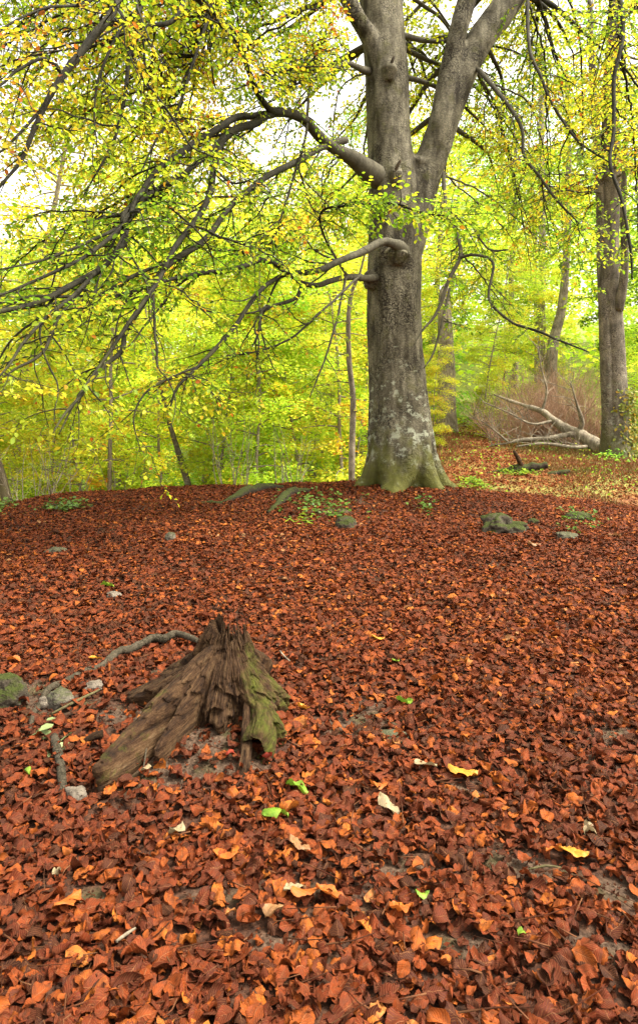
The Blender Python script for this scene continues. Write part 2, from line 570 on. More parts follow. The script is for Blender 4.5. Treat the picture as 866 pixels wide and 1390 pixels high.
# ------------------------------------------------------------------ leaf litter
def curled(nu, nv, k, seed, cm=1.0):
    """k dry beech leaves on an nu x nv grid: outline, curl, roll and crumple."""
    r = np.random.default_rng(seed)
    u = np.linspace(0, 1, nu)[:, None]
    v = np.linspace(-1, 1, nv)[None, :]
    out = []
    for _ in range(k):
        w = (0.33 + .05 * r.random()) * np.sin(np.pi * u ** (0.80 + .15 * r.random())) ** .75
        w[0] = .012
        w[-1] = .004
        if nu > 4:
            w = w * (1 + .06 * np.sin(u * 38 + r.random() * 6))
            w = w * (1 + .16 * np.sin(u * r.uniform(6, 16) + r.random() * 6 + v * 1.5)) if r.random() < .6 else w + 0 * v
        x = u - .5 + 0 * v
        y = w * v
        ky = r.normal(0, 3.4) * cm + .01
        yy = np.sin(ky * y) / (ky + 1e-6)
        z = (1 - np.cos(ky * y)) / (ky + 1e-6)
        z = z + .10 * r.normal() * np.abs(y) * 2
        kx = r.normal(0, 1.9) * cm + .01
        zz = z
        xx = np.sin(kx * x) * (1 / (kx + 1e-6) - zz)
        zz = 1 / (kx + 1e-6) - (1 / (kx + 1e-6) - zz) * np.cos(kx * x)
        tw = r.normal(0, .9) * x
        cr_, f1, f2, f3, o1, o2 = r.uniform(.05, .30), r.uniform(.8, 2.2), r.uniform(.4, 1.2), r.uniform(.8, 2.4), r.random(), r.random()
        y2 = yy * np.cos(tw) - zz * np.sin(tw)
        z2 = yy * np.sin(tw) + zz * np.cos(tw)
        z2 = z2 + cr_ * np.abs(((u * f1 + v * f2 + o1) % 1) - .5) + cr_ * .8 * np.abs(((u * f3 - v * f1 + o2) % 1) - .5)
        z2 = z2 + .045 * np.sin(u * (5 + 6 * r.random()) + v * (2 + 2 * r.random()) + r.random() * 6) + .02 * np.sin(u * 17 * r.random() + v * 5 + r.random() * 6)
        p = np.stack([xx, y2, z2], -1).reshape(-1, 3)
        out.append(p - p.mean(0))
    uv = np.stack([u + 0 * v, v + 0 * u], -1).reshape(-1, 2)
    i = np.arange(nu - 1)[:, None] * nv
    j = np.arange(nv - 1)[None, :]
    q = np.stack([i + j, i + j + 1, i + nv + j + 1, i + nv + j], -1).reshape(-1, 4)
    return np.array(out), q, uv


def eul(yaw, pitch, roll):
    cy, sy, cp, sp, cr, sr = np.cos(yaw), np.sin(yaw), np.cos(pitch), np.sin(pitch), np.cos(roll), np.sin(roll)
    o = np.empty((len(yaw), 3, 3))
    o[:, 0, 0], o[:, 0, 1], o[:, 0, 2] = cy * cp, cy * sp * sr - sy * cr, cy * sp * cr + sy * sr
    o[:, 1, 0], o[:, 1, 1], o[:, 1, 2] = sy * cp, sy * sp * sr + cy * cr, sy * sp * cr - cy * sr
    o[:, 2, 0], o[:, 2, 1], o[:, 2, 2] = -sp, cp * sr, cp * cr
    return o


def scatter(geo, xy, lod, s0, s1, zmax, tilt=.40, seed=1, bias=0.0, cm=1.0):
    r = np.random.default_rng(seed)
    nu, nv = lod
    VV, q, uv = curled(nu, nv, 60 if nu > 6 else 28, seed, cm)
    n = len(xy)
    idx = r.integers(0, len(VV), n)
    R = eul(r.random(n) * 6.283, r.normal(0, tilt, n), r.normal(0, tilt, n) + (r.random(n) < .35) * np.pi)
    s = s0 + (s1 - s0) * r.random(n) ** 1.4
    z = terrain(xy[:, 0], xy[:, 1]) + .006 + zmax * r.random(n)
    V = np.einsum('nij,nkj->nki', R, VV[idx]) * s[:, None, None]
    V[..., 0] += xy[:, 0, None]
    V[..., 1] += xy[:, 1, None]
    V[..., 2] += z[:, None]
    rnd = r.beta(1.15, 1.25, n) + .16 * fbm(np.stack([xy[:, 0], xy[:, 1], 0 * xy[:, 0]], -1) * .9, 3, 77) + bias
    k = nu * nv
    Q = (np.arange(n)[:, None, None] * k + q[None]).reshape(-1, 4)
    geo.add(V.reshape(-1, 3), Q, np.tile(uv, (n, 1)), rnd=np.repeat(np.clip(rnd, 0, 1), k))


def wedge(y0, y1, dens, keep=None, margin=.9):
    w = .53 * y1 + margin
    n = int(dens * (y1 - y0) * 2 * w)
    xy = np.stack([rng.uniform(-w, w, n), rng.uniform(y0, y1, n)], -1)
    m = np.abs(xy[:, 0]) < .53 * xy[:, 1] + margin
    s = soil(xy[:, 0], xy[:, 1])
    m &= rng.random(n) > s * .86
    if keep is not None:
        m &= keep(xy[:, 0], xy[:, 1])
    return xy[m]


lit = Geo()
for k, (a, b_, dens, lod) in enumerate([(.7, 2.4, 1750, (10, 7)), (2.4, 4.2, 1650, (7, 5)), (4.2, 7.0, 1300, (5, 4)), (7.0, 11.2, 900, (4, 3))]):
    scatter(lit, wedge(a, b_, dens * .55), lod, .028, .072, .027, .36, 1 + k, -.03)
    scatter(lit, wedge(a, b_, dens * .55), lod, .032, .078, .022, .20, 31 + k, -.08, .45)     # flatter, matted ones
    scatter(lit, wedge(a, b_, dens * .9), (4, 3), .010, .034, .022, .6, 11 + k, -.10)      # crumbs and torn bits
r_ = np.random.default_rng(55)
xy_ = np.stack([r_.uniform(-1.8, 1.8, 60000), r_.uniform(1.2, 3.6, 60000)], -1)
xy_ = xy_[soil(xy_[:, 0], xy_[:, 1]) > .3]
scatter(lit, xy_[::2], (3, 3), .004, .020, .006, .5, 44, -.28)
scatter(lit, xy_[::80], (7, 5), .035, .07, .012, .45, 45, .05)
for k in range(420):     # bits of twig among the leaves
    d_ = 1.3 + 5.5 * r_.random() ** 1.3
    x_ = r_.uniform(-.6, .6) * d_
    a_ = r_.random() * 6.28
    W = np.array([x_, d_, float(terrain(x_, d_)) + .02 + .02 * r_.random()]) + np.array([[0, 0, 0], [.5, 0, .004], [1, 0, 0]]) @ np.array([[math.cos(a_), math.sin(a_), r_.normal(0, .15)], [0, 1, 0], [0, 0, 1]]) * r_.uniform(.04, .17) + r_.normal(0, .003, (3, 3))
    tube(lit, W, np.array([1, .9, .5]) * r_.uniform(.0010, .0024), 5, True, rnd=r_.uniform(0, .2))
tag(lit.build('leaf_litter', M['litter']), 'thick carpet of dry russet beech leaves covering the mound', 'leaf litter', kind='stuff')
lf = Geo()
scatter(lf, wedge(10.4, 17, 420, lambda x, y: (x > .6 + .1 * (y - 10)) & (rng.random(len(x)) < sst(10.2, 11.3, y - .25 * (x - 3) ) * .9 + .1), 1), (3, 3), .045, .085, .03, .4, 5)
scatter(lf, wedge(17, 30, 150, lambda x, y: (x > 1.5)), (3, 2), .06, .11, .03, .4, 6)
tag(lf.build('leaf_litter', M['litter_far']), 'paler orange fallen leaves strewn over the ground beyond the mound on the right', 'leaf litter', kind='stuff')


# ------------------------------------------------------------------ foliage helpers
def side_dir(T, r, lift=-.15, fwd=.55, s=None):
    s = s if s is not None else (1 if r.random() < .5 else -1)
    side = np.cross(T, [0, 0, 1.0])
    if np.linalg.norm(side) < .15:
        a = r.random() * 6.283
        side = np.array([np.cos(a), np.sin(a), 0])
    side = unit(side) * s
    return unit(T * fwd + side * (.65 + .35 * r.random()) + np.array([0, 0, lift + r.normal(0, .28)]) + r.normal(0, .12, 3))


def wander(p, d, L, n, r, droop=.06, jit=.16):
    P = [np.array(p, float)]
    d = np.array(d, float)
    for k in range(n):
        d = unit(d + np.array([0, 0, -droop]) + r.normal(0, jit, 3))
        P.append(P[-1] + d * L / n)
    return np.array(P)


class LeafBatch:
    def __init__(self):
        self.p, self.a, self.n, self.s, self.r = [], [], [], [], []

    def add(self, p, a, n, s, r):
        self.p.append(p); self.a.append(a); self.n.append(n); self.s.append(s); self.r.append(r)

    def along(self, P, r, step, size, clump, tip=True):
        """alternate leaves along a twig, lying roughly flat"""
        L = np.linalg.norm(P[-1] - P[0])
        n = max(2, int(L / step))
        t = (np.arange(n) + .6) / n
        k = t * (len(P) - 1)
        i = np.minimum(k.astype(int), len(P) - 2)
        f = (k - i)[:, None]
        pos = P[i] * (1 - f) + P[i + 1] * f
        T = unit(P[i + 1] - P[i])
        sd = np.where(np.arange(n) % 2 == 0, 1.0, -1.0)[:, None]
        side = unit(np.cross(T, [0, 0, 1.0]) + 1e-4) * sd
        a = unit(T * .55 + side * .8 + np.array([0, 0, -.22]) + r.normal(0, .22, (n, 3)))
        a[-1] = unit(T[-1] + np.array([0, 0, -.2]))
        nr = unit(np.array([0, 0, 1.0]) + r.normal(0, .52, (n, 3)))
        s = size * (.65 + .5 * r.random(n))
        rnd = np.clip(clump + r.normal(0, .15, n) + (r.random(n) < .05) * .3, 0, 1)
        self.add(pos, a, nr, s, rnd)

    def build(self, name, mat, parent, origin=None, width=1.0):
        g = Geo()
        leaves(g, np.concatenate(self.p), np.concatenate(self.a), np.concatenate(self.n), np.concatenate(self.s), np.concatenate(self.r), width)
        return g.build(name, mat, parent, origin)


STEMS = np.array([(545, 640, 46), (541, 550, 42), (537, 450, 40), (536, 350, 40), (537, 280, 42), (530, 200, 40), (524, 100, 38), (520, 30, 38), (517, -20, 38), (580, 230, 30), (595, 190, 32), (612, 140, 36), (632, 90, 38), (655, 45, 40), (685, 0, 42), (705, -30, 40)], float)


def in_front(p):
    q_ = p + BASE
    if q_[1] > 9.9 or q_[1] < 1:
        return False
    px, py = HX + q_[0] / q_[1] * F, HY - (q_[2] - CZ) / q_[1] * F
    if 208 < py < 322:
        return False
    d_ = np.hypot(STEMS[:, 0] - px, (STEMS[:, 1] - py) * .75)
    return bool((d_ < STEMS[:, 2] + 14).any())


def dress(wood, lb, P, R, r, start=.2, spacing=.2, length=(.4, 1.0), droop=.05, size=.07, clump0=.4, lift=-.1, leafy=1.0, clear=False):
    """side twigs with leafy twiglets along a branch"""
    s = np.concatenate([[0], np.cumsum(np.linalg.norm(np.diff(P, axis=0), axis=1))])
    tot = s[-1]
    pos = start * tot
    k = 0
    while pos < tot * .995:
        i = min(np.searchsorted(s, pos), len(P) - 1)
        i0 = max(i - 1, 0)
        T = unit(P[min(i0 + 1, len(P) - 1)] - P[i0])
        d = side_dir(T, r, lift, s=1 if k % 2 else -1)
        L = r.uniform(*length) * (1.1 - .45 * pos / tot)
        W = wander(P[i0], d, L, 6, r, droop)
        if clear and (in_front(W[-1]) or in_front(W[3])):
            pos += spacing
            continue
        rad = min(R[i0] * .5, .004 + .006 * L)
        Wp, Wr = path(W, np.linspace(rad * 1.15, .0024, len(W)), .07)
        tube(wood, Wp, Wr, 4, False)
        cl = np.clip(clump0 + .30 * fbm((W[-1] * .9)[None], 2, 5)[0] + r.normal(0, .07), 0, 1)
        if r.random() < leafy:
            m = max(3, int(L / .075))
            for h in range(m):
                f = (h + .8) / m
                q0 = Wp[min(int(f * (len(Wp) - 1)), len(Wp) - 2)]
                tq = unit(Wp[min(int(f * (len(Wp) - 1)) + 1, len(Wp) - 1)] - q0)
                sd = side_dir(tq, r, -.05, .7, s=1 if h % 2 else -1)
                l2 = r.uniform(.08, .26) * (1.15 - .5 * f)
                W2 = wander(q0, sd, l2, 2, r, .04, .1)
                tube(wood, W2, np.array([.0026, .002, .0014]), 3, False)
                lb.along(W2, r, .042, size, cl)
            lb.along(Wp[len(Wp) // 2:], r, .06, size, cl)
        pos += spacing * (.6 + .8 * r.random())
        k += 1


# ------------------------------------------------------------------ the great beech
D0 = 10.0
BASE = at(545, 665, D0)
BASE[2] = float(terrain(BASE[0], BASE[1])) - .02
beech = thing('beech_tree', BASE, 'great old beech with forked grey trunk standing on top of the leafy mound', 'tree')


def trunk_tube(g, rows, step=.06, sides=40, **kw):
    P = np.array([at(a, b_, d) for a, b_, c, d in rows])
    R = np.array([c / F * d for a, b_, c, d in rows])
    P, R = path(P, R, step)
    tube(g, P, R, sides, True, **kw)


tg = Geo()
lobes = lambda a, t, s: 1 + .05 * np.cos(5 * a + 1.0) * (1 - t) + .03 * np.cos(3 * a + 2 + 2 * t) + .012 * np.cos(11 * a + 4 * t)
trunk_tube(tg, [(545, 715, 39, 10), (545, 672, 39.5, 10), (544, 645, 40.5, 10), (543, 600, 42.5, 10), (541, 550, 39, 10), (537, 470, 36, 10), (535, 400, 35.5, 10), (536, 350, 35.5, 10), (538, 300, 37, 10), (536, 255, 36, 10), (531, 220, 32, 10), (528, 180, 30, 10), (524, 100, 29.5, 10), (520, 50, 29, 10), (517, 0, 29.5, 10), (513, -100, 30, 10), (508, -260, 24, 10), (504, -420, 17, 10), (500, -600, 8, 10)], rad_fn=lobes)
trunk_tube(tg, [(548, 340, 25, 10), (562, 290, 27, 10.02), (577, 240, 23, 10.05), (591, 200, 21.5, 10.08), (608, 150, 21, 10.1), (632, 90, 20, 10.15), (654, 50, 19.5, 10.2), (690, 0, 19, 10.3), (740, -80, 18, 10.4), (790, -220, 13, 10.5), (815, -380, 7, 10.6)])
trunk_tube(tg, [(586, 225, 14, 10.0), (598, 160, 15, 9.95), (608, 105, 14, 9.95), (621, 45, 13.5, 9.9), (633, 0, 13, 9.9), (650, -70, 11, 9.8), (680, -220, 7, 9.7)])
trunk_tube(tg, [(520, 110, 13, 9.85), (505, 60, 13, 9.75), (486, 25, 12, 9.6), (468, -10, 11, 9.5), (440, -60, 9, 9.2)])           # limb leaving upper left
# root flares, all round
for ang, ln, r0 in ((-122, .66, .21), (-84, .70, .20), (-44, .78, .19), (-8, .80, .20), (35, .7, .2), (78, .7, .2), (120, .75, .2), (165, .72, .19), (-158, .74, .18)):
    a = math.radians(ang)
    o = np.array([math.cos(a), math.sin(a), 0])
    rr_ = np.random.default_rng(int(ang + 400))
    sd_ = np.array([-math.sin(a), math.cos(a), 0]) * rr_.normal(0, .06)
    P = [BASE + o * .22 + [0, 0, 1.45], BASE + o * .34 + [0, 0, .72], BASE + o * .43 + [0, 0, .32], BASE + o * (ln * .74) + sd_ + [0, 0, .03], BASE + o * (ln * .74 + .22) + sd_ * 2 + [0, 0, -.14]]
    P, R = path(P, [r0 * .8, r0 * .80, r0 * .78, r0 * .70, r0 * .5], .05)
    tube(tg, P, R, 20)
# collars where the low limbs leave, and old branch scars
for px, py, rr, d in ((500, 232, 17, 9.8), (541, 345, 17, 9.62), (503, 378, 11, 9.8), (529, 95, 12, 9.66), (538, 236, 10, 9.56), (568, 222, 13, 9.95)):
    c = at(px, py, d)
    tube(tg, [c + [-.02, 0, -.16], c + [0, -.03, 0], c + [.02, 0, .13]], [rr / F * d * .55, rr / F * d * 1.05, rr / F * d * .5], 16)
raw = tg.build('trunk_shape', None)
md = raw.modifiers.new('r', 'REMESH')
md.mode = 'VOXEL'
md.voxel_size = .026
ms = raw.modifiers.new('s', 'SMOOTH')
ms.iterations = 7
ms.factor = .5
dg = bpy.context.evaluated_depsgraph_get()
tme = bpy.data.meshes.new_from_object(raw.evaluated_get(dg))
bpy.data.objects.remove(raw)
n = len(tme.vertices)
co = np.empty(n * 3, np.float32)
tme.vertices.foreach_get('co', co)
nr = np.empty(n * 3, np.float32)
tme.vertices.foreach_get('normal', nr)
co = co.reshape(-1, 3).astype(float)
nr = nr.reshape(-1, 3)
zz = co[:, 2]
disp = .030 * fbm(co * [3.2, 3.2, .7], 3, 41) + .016 * (1 - 2 * np.abs(fbm(co * [7, 7, 1.0], 3, 42))) * (1.3 - sst(1.0, 5, co[:, 2])) - .006 + .006 * fbm(co * [16, 16, 20], 3, 43) * (1.5 - sst(.5, 5, zz))
co = co + nr * disp[:, None] - BASE
tme.vertices.foreach_set('co', co.astype(np.float32).ravel())
tme.polygons.foreach_set('use_smooth', np.ones(len(tme.polygons), bool))
tme.materials.clear()
tme.materials.append(M['bark'])
tme.update()
trunk = bpy.data.objects.new('trunk', tme)
COL.objects.link(trunk)
trunk.parent = beech
# broken reddish stubs on the trunk
for pts, rr in (([(537, 240, 9.6), (538, 228, 9.45), (544, 216, 9.4)], .028), ([(528, 97, 9.7), (531, 86, 9.55), (535, 75, 9.52)], .026)):
    sg = Geo()
    P, R = path([at(*p) - BASE for p in pts], [rr * 1.3, rr, rr * .6], .02)
    tube(sg, P, R, 10, lump=.3)
    sg.build('broken_stub', M['bark_dark'], beech)

# main limbs, drawn as (column, row, distance, half width in photo pixels)
LIMBS = [
    # the big arching limb on the left and its forks
    dict(p=[(520, 245, 9.85, 17), (500, 231, 9.6, 15), (480, 215, 9.4, 11.5), (455, 202, 9.2, 10.5), (433, 184, 9, 10), (417, 166, 8.8, 9.5), (400, 155, 8.6, 9), (370, 152, 8.3, 8.5), (345, 167, 8.0, 7.5), (322, 174, 7.8, 7.5), (302, 190, 7.6, 7.5), (291, 225, 7.4, 6.5), (285, 262, 7.1, 6), (268, 295, 6.8, 5.6), (238, 335, 6.4, 5), (214, 382, 6.0, 4.6), (180, 430, 5.6, 4), (140, 490, 5.3, 3), (105, 540, 5.0, 2.2), (80, 590, 4.8, 1.4)], start=.45, clump=.36),
    dict(p=[(372, 152, 8.3, 7), (345, 156, 8.1, 6.5), (318, 160, 7.9, 6.5), (290, 178, 7.5, 6.5), (250, 203, 7.1, 7), (215, 230, 6.7, 6), (185, 270, 6.3, 5), (172, 300, 6.0, 4.5), (120, 345, 5.5, 4), (60, 375, 5.1, 3.2), (0, 400, 4.8, 2.4), (-60, 420, 4.5, 1.2)], start=.2, clump=.32),
    dict(p=[(385, 152, 8.4, 6.5), (368, 148, 8.2, 6), (350, 126, 7.8, 5.5), (337, 92, 7.4, 5), (325, 62, 7.1, 4.6), (305, 38, 6.8, 4.2), (280, 12, 6.5, 3.6), (245, -25, 6.2, 2.6)], start=.3, clump=.5),
    dict(p=[(320, 173, 7.8, 5), (282, 206, 7.4, 5), (243, 240, 7.0, 4.5), (200, 272, 6.5, 4), (165, 305, 6.1, 3.6), (115, 330, 5.6, 3), (60, 352, 5.2, 2.5), (0, 365, 4.9, 1.5)], start=.2, clump=.3),
    dict(p=[(470, 190, 9.3, 7), (433, 200, 9.0, 6.5), (400, 220, 8.6, 6.3), (370, 234, 8.2, 6.2), (340, 256, 7.8, 5.5), (315, 277, 7.5, 5), (278, 325, 7.0, 6), (237, 352, 6.6, 6.2), (211, 380, 6.3, 5), (196, 410, 6.1, 5), (170, 450, 5.8, 5), (165, 476, 5.6, 4.8), (136, 501, 5.3, 4), (111, 535, 5.0, 3.2), (88, 562, 4.8, 2.6), (72, 588, 4.6, 1.2)], start=.35, clump=.42),
    dict(p=[(245, 235, 6.9, 4), (173, 285, 6.2, 5), (170, 322, 6.0, 6.5), (142, 360, 5.7, 6.5), (100, 384, 5.4, 6), (50, 411, 5.0, 5.5), (0, 423, 4.7, 5), (-60, 440, 4.4, 3)], start=.25, clump=.34),
    dict(p=[(130, 368, 5.6, 4), (95, 405, 5.2, 4), (60, 435, 4.9, 3.5), (35, 460, 4.7, 3.2), (15, 490, 4.5, 2.6), (-10, 520, 4.3, 1.5)], start=.2, clump=.5),
    dict(p=[(120, 380, 5.5, 3.5), (85, 425, 5.1, 3.4), (60, 475, 4.8, 3), (20, 500, 4.6, 2.4), (0, 515, 4.5, 1.2)], start=.25, clump=.55),
    dict(p=[(235, 352, 6.6, 3.4), (185, 372, 6.1, 3.6), (140, 397, 5.7, 3.4), (90, 402, 5.3, 3.2), (40, 402, 5.0, 2.4), (0, 420, 4.8, 1.2)], start=.2, clump=.38),
    # the two low limbs in front of the trunk
    dict(p=[(541, 352, 9.7, 13), (544, 338, 9.55, 11), (532, 330, 9.4, 8.5), (518, 328, 9.3, 8), (500, 337, 9.1, 7.5), (483, 345, 8.9, 7), (460, 354, 8.6, 6.5), (433, 366, 8.3, 6), (395, 370, 7.9, 5.5), (370, 356, 7.6, 5), (345, 350, 7.4, 4.6), (325, 338, 7.2, 4), (314, 331, 7.0, 3.4), (280, 312, 6.7, 2.6), (240, 300, 6.4, 1.5)], start=.55, clump=.35),
    dict(p=[(352, 352, 7.4, 4.4), (338, 358, 7.3, 5), (308, 367, 7.0, 5), (268, 371, 6.7, 4.5), (220, 382, 6.3, 3.6), (170, 398, 5.9, 2.8), (120, 405, 5.5, 1.6)], start=.3, clump=.35),
    dict(p=[(512, 376, 9.75, 7.5), (498, 377, 9.5, 6.5), (474, 375, 9.1, 6), (450, 380, 8.8, 5.5), (433, 386, 8.6, 5.2), (411, 384, 8.3, 5), (390, 372, 8.0, 4.2), (362, 386, 7.6, 4.2), (341, 410, 7.3, 4.2), (320, 441, 7.0, 4.2), (296, 470, 6.7, 4.2), (270, 496, 6.4, 3.4), (241, 525, 6.1, 3), (230, 556, 6.0, 1.4)], start=.6, clump=.5),
    dict(p=[(411, 384, 8.3, 4), (402, 404, 8.1, 3.6), (373, 414, 7.8, 3.4), (356, 421, 7.6, 3.2), (350, 452, 7.4, 2.6), (342, 470, 7.3, 1.2)], start=.4, clump=.55),
    dict(p=[(270, 496, 6.4, 2.4), (225, 515, 6.0, 2.2), (195, 535, 5.8, 2), (182, 570, 5.6, 1.6), (190, 610, 5.5, .9)], start=.2, clump=.5),
    dict(p=[(490, 372, 9.2, 2.6), (455, 405, 8.7, 2.4), (430, 428, 8.4, 2.2), (392, 460, 8.0, 2), (345, 478, 7.6, 1.6), (300, 482, 7.2, .9)], start=.2, clump=.55),
    # small limbs on the upper left of the trunk
    dict(p=[(500, 96, 9.8, 8), (489, 91, 9.55, 6), (470, 85, 9.3, 4.4), (450, 94, 9.0, 3.6), (433, 105, 8.8, 3), (405, 112, 8.5, 2.2), (375, 130, 8.2, 1.2)], start=.3, clump=.45),
    dict(p=[(440, 88, 9.1, 2.6), (420, 125, 8.9, 2.5), (415, 180, 8.7, 2.6), (400, 235, 8.5, 2.6), (388, 275, 8.3, 2.4), (372, 320, 8.1, 2), (360, 360, 8.0, 1)], start=.3, clump=.5),
    dict(p=[(504, 500, 9.9, 3), (488, 430, 9.5, 3), (478, 395, 9.3, 2.6), (462, 430, 9.0, 2.2), (440, 470, 8.8, 2), (428, 520, 8.6, 1.3)], start=.3, clump=.5) if False else
    dict(p=[(470, 375, 9.0, 2.4), (455, 440, 8.7, 2.2), (440, 490, 8.5, 1.8), (420, 540, 8.3, 1)], start=.3, clump=.55),
    # branches hanging into the top left corner from a limb overhead
    dict(p=[(441, -60, 9.2, 9), (330, -190, 7.2, 10), (230, -150, 5.6, 10), (175, -40, 4.8, 9), (150, 20, 4.5, 8.5), (115, 62, 4.35, 8), (75, 116, 4.2, 6.5), (50, 166, 4.1, 5), (30, 215, 4.0, 4), (0, 252, 3.9, 3), (-40, 300, 3.8, 1.5)], start=.42, clump=.62),
    dict(p=[(290, -175, 6.6, 7), (262, -60, 5.6, 5.5), (240, 20, 5.2, 5), (200, 37, 5.0, 4.8), (178, 66, 4.9, 4.4), (170, 126, 4.8, 3.8), (156, 186, 4.7, 3.2), (136, 226, 4.6, 2.4), (110, 270, 4.5, 1.2)], start=.3, clump=.55),
    dict(p=[(225, -140, 5.5, 5), (195, 0, 5.1, 3.4), (165, 35, 4.9, 3), (138, 95, 4.7, 2.6), (128, 150, 4.6, 2), (132, 200, 4.5, 1)], start=.3, clump=.6),
    dict(p=[(190, -60, 4.9, 5), (120, 0, 4.5, 3), (60, 10, 4.2, 2.4), (0, 40, 4.0, 2), (-50, 70, 3.8, 1)], start=.3, clump=.7),
    dict(p=[(85, 100, 4.25, 4), (60, 78, 4.1, 3.6), (25, 92, 4.0, 3), (0, 115, 3.9, 2.5), (-40, 140, 3.8, 1.2)], start=.15, clump=.66),
    dict(p=[(330, -190, 7.2, 6), (300, -40, 6.3, 4), (262, 85, 5.9, 3.2), (240, 150, 5.7, 3), (215, 185, 5.5, 2.4), (190, 235, 5.3, 1.2)], start=.4, clump=.5),
    # branches to the right
    dict(p=[(634, 92, 10.15, 7), (648, 94, 10.0, 5), (662, 108, 9.7, 4.6), (692, 145, 9.2, 4), (709, 176, 9.0, 3.6), (711, 210, 8.9, 3.2), (733, 240, 8.7, 3), (755, 270, 8.5, 2.6), (785, 302, 8.3, 1.2)], start=.25, clump=.5),
    dict(p=[(738, -78, 10.3, 8), (722, -30, 9.9, 4.4), (716, 0, 9.7, 3.8), (719, 66, 9.3, 3.5), (735, 105, 9.1, 3.2), (753, 146, 8.9, 3), (784, 190, 8.6, 2.6), (830, 222, 8.3, 1.2)], start=.3, clump=.55),
    dict(p=[(795, -235, 10.5, 8), (830, -90, 9.6, 6), (842, 0, 9.0, 5), (845, 50, 8.8, 4.6), (834, 105, 8.6, 4.2), (833, 175, 8.4, 3.8), (828, 222, 8.2, 3.6), (844, 272, 8.0, 3.4), (856, 340, 7.8, 3), (858, 380, 7.8, 1.4)], start=.3, clump=.5),
    dict(p=[(584, 215, 10.1, 6), (600, 232, 10.05, 4.4), (604, 262, 9.8, 3.6), (606, 292, 9.4, 4), (621, 320, 9.2, 4.2), (625, 348, 9.1, 4.2), (608, 382, 9.0, 4), (593, 424, 8.9, 3.2), (572, 450, 8.8, 2), (562, 468, 8.7, 1)], start=.35, clump=.45),
    dict(p=[(624, 350, 9.1, 3.4), (645, 346, 8.9, 3), (668, 356, 8.7, 2.8), (665, 406, 8.5, 2.6), (693, 436, 8.3, 2.6), (733, 450, 8.0, 2.8), (760, 462, 7.8, 2.4), (800, 478, 7.6, 1.2)], start=.35, clump=.35),
    dict(p=[(640, 300, 9.1, 2), (655, 330, 8.9, 2), (670, 340, 8.7, 1.8), (690, 338, 8.5, 1)], start=.3, clump=.4),
    dict(p=[(610, 392, 9.0, 2.6), (600, 440, 8.8, 2.4), (588, 480, 8.7, 2), (575, 500, 8.6, 1)], start=.4, clump=.5),
    # leafy spray crossing in front of the trunk
    dict(p=[(470, 372, 9.0, 3), (440, 320, 8.3, 2.6), (437, 285, 8.0, 2.6), (480, 278, 7.8, 2.6), (530, 275, 7.6, 2.6), (565, 285, 7.4, 2.4), (605, 292, 7.2, 2), (650, 290, 7.0, 1)], start=.30, clump=.30, spacing=.045, size=.072),
]
LIMB_POINTS = []
for li, L in enumerate(LIMBS):
    if L['p'][-1][0] < 200 and L['p'][-1][2] <= 5.3 and L['p'][0][1] < 110 and L['p'][0][0] < 450:
        L['p'] = [(a, b_, d * 1.22 if d < 7 else d, w * .92) for a, b_, d, w in L['p']]
    r = np.random.default_rng(100 + li)
    P = np.array([at(a, b_, d) for a, b_, d, w in L['p']]) - BASE
    R = np.array([w / F * d * (1 if k < 3 and w > 9 else (.72 if L['p'][-1][0] < 560 else .66)) for k, (a, b_, d, w) in enumerate(L['p'])])
    P, R = path(P, R, .07)
    P = P + .018 * np.stack([fbm(P * 3.0, 2, 61 + k) for k in range(3)], -1) * np.clip(R / R[0], .3, 1)[:, None]
    wood, lb = Geo(), LeafBatch()
    tube(wood, P, R, 10, lump=.14, seed=li)
    dress(wood, lb, P, R, r, L['start'], L.get('spacing', .24 if li < 16 else .19), (.35, .95), .05, L.get('size', .057), L['clump'] - .04, clear=True)
    if max(q_[0] for q_ in L['p']) < 545 and len(L['p']) > 5:
        for k in range(4):      # long wiggling side branches fanning outwards
            i = int(len(P) * r.uniform(.35, .92))
            T = unit(P[min(i + 2, len(P) - 1)] - P[i - 1])
            d = unit(T + .55 * np.array([r.normal(0, .6), r.normal(0, .6), r.normal(-.1, .5)]))
            W = wander(P[i], d, r.uniform(1.0, 2.0), 9, r, .03, .20)
            if W[-1, 2] + BASE[2] < CZ + .02 * W[-1, 1] or W[-1, 1] + BASE[1] < 4.3:
                continue
            W, Wr = path(W, np.linspace(min(R[i] * .7, .015), .003, len(W)), .07)
            tube(wood, W, Wr, 6, False)
            dress(wood, lb, W, Wr, r, .3, .40, (.2, .5), .05, .060, L['clump'], clear=True)
    LIMB_POINTS.append((P, R, wood, lb))

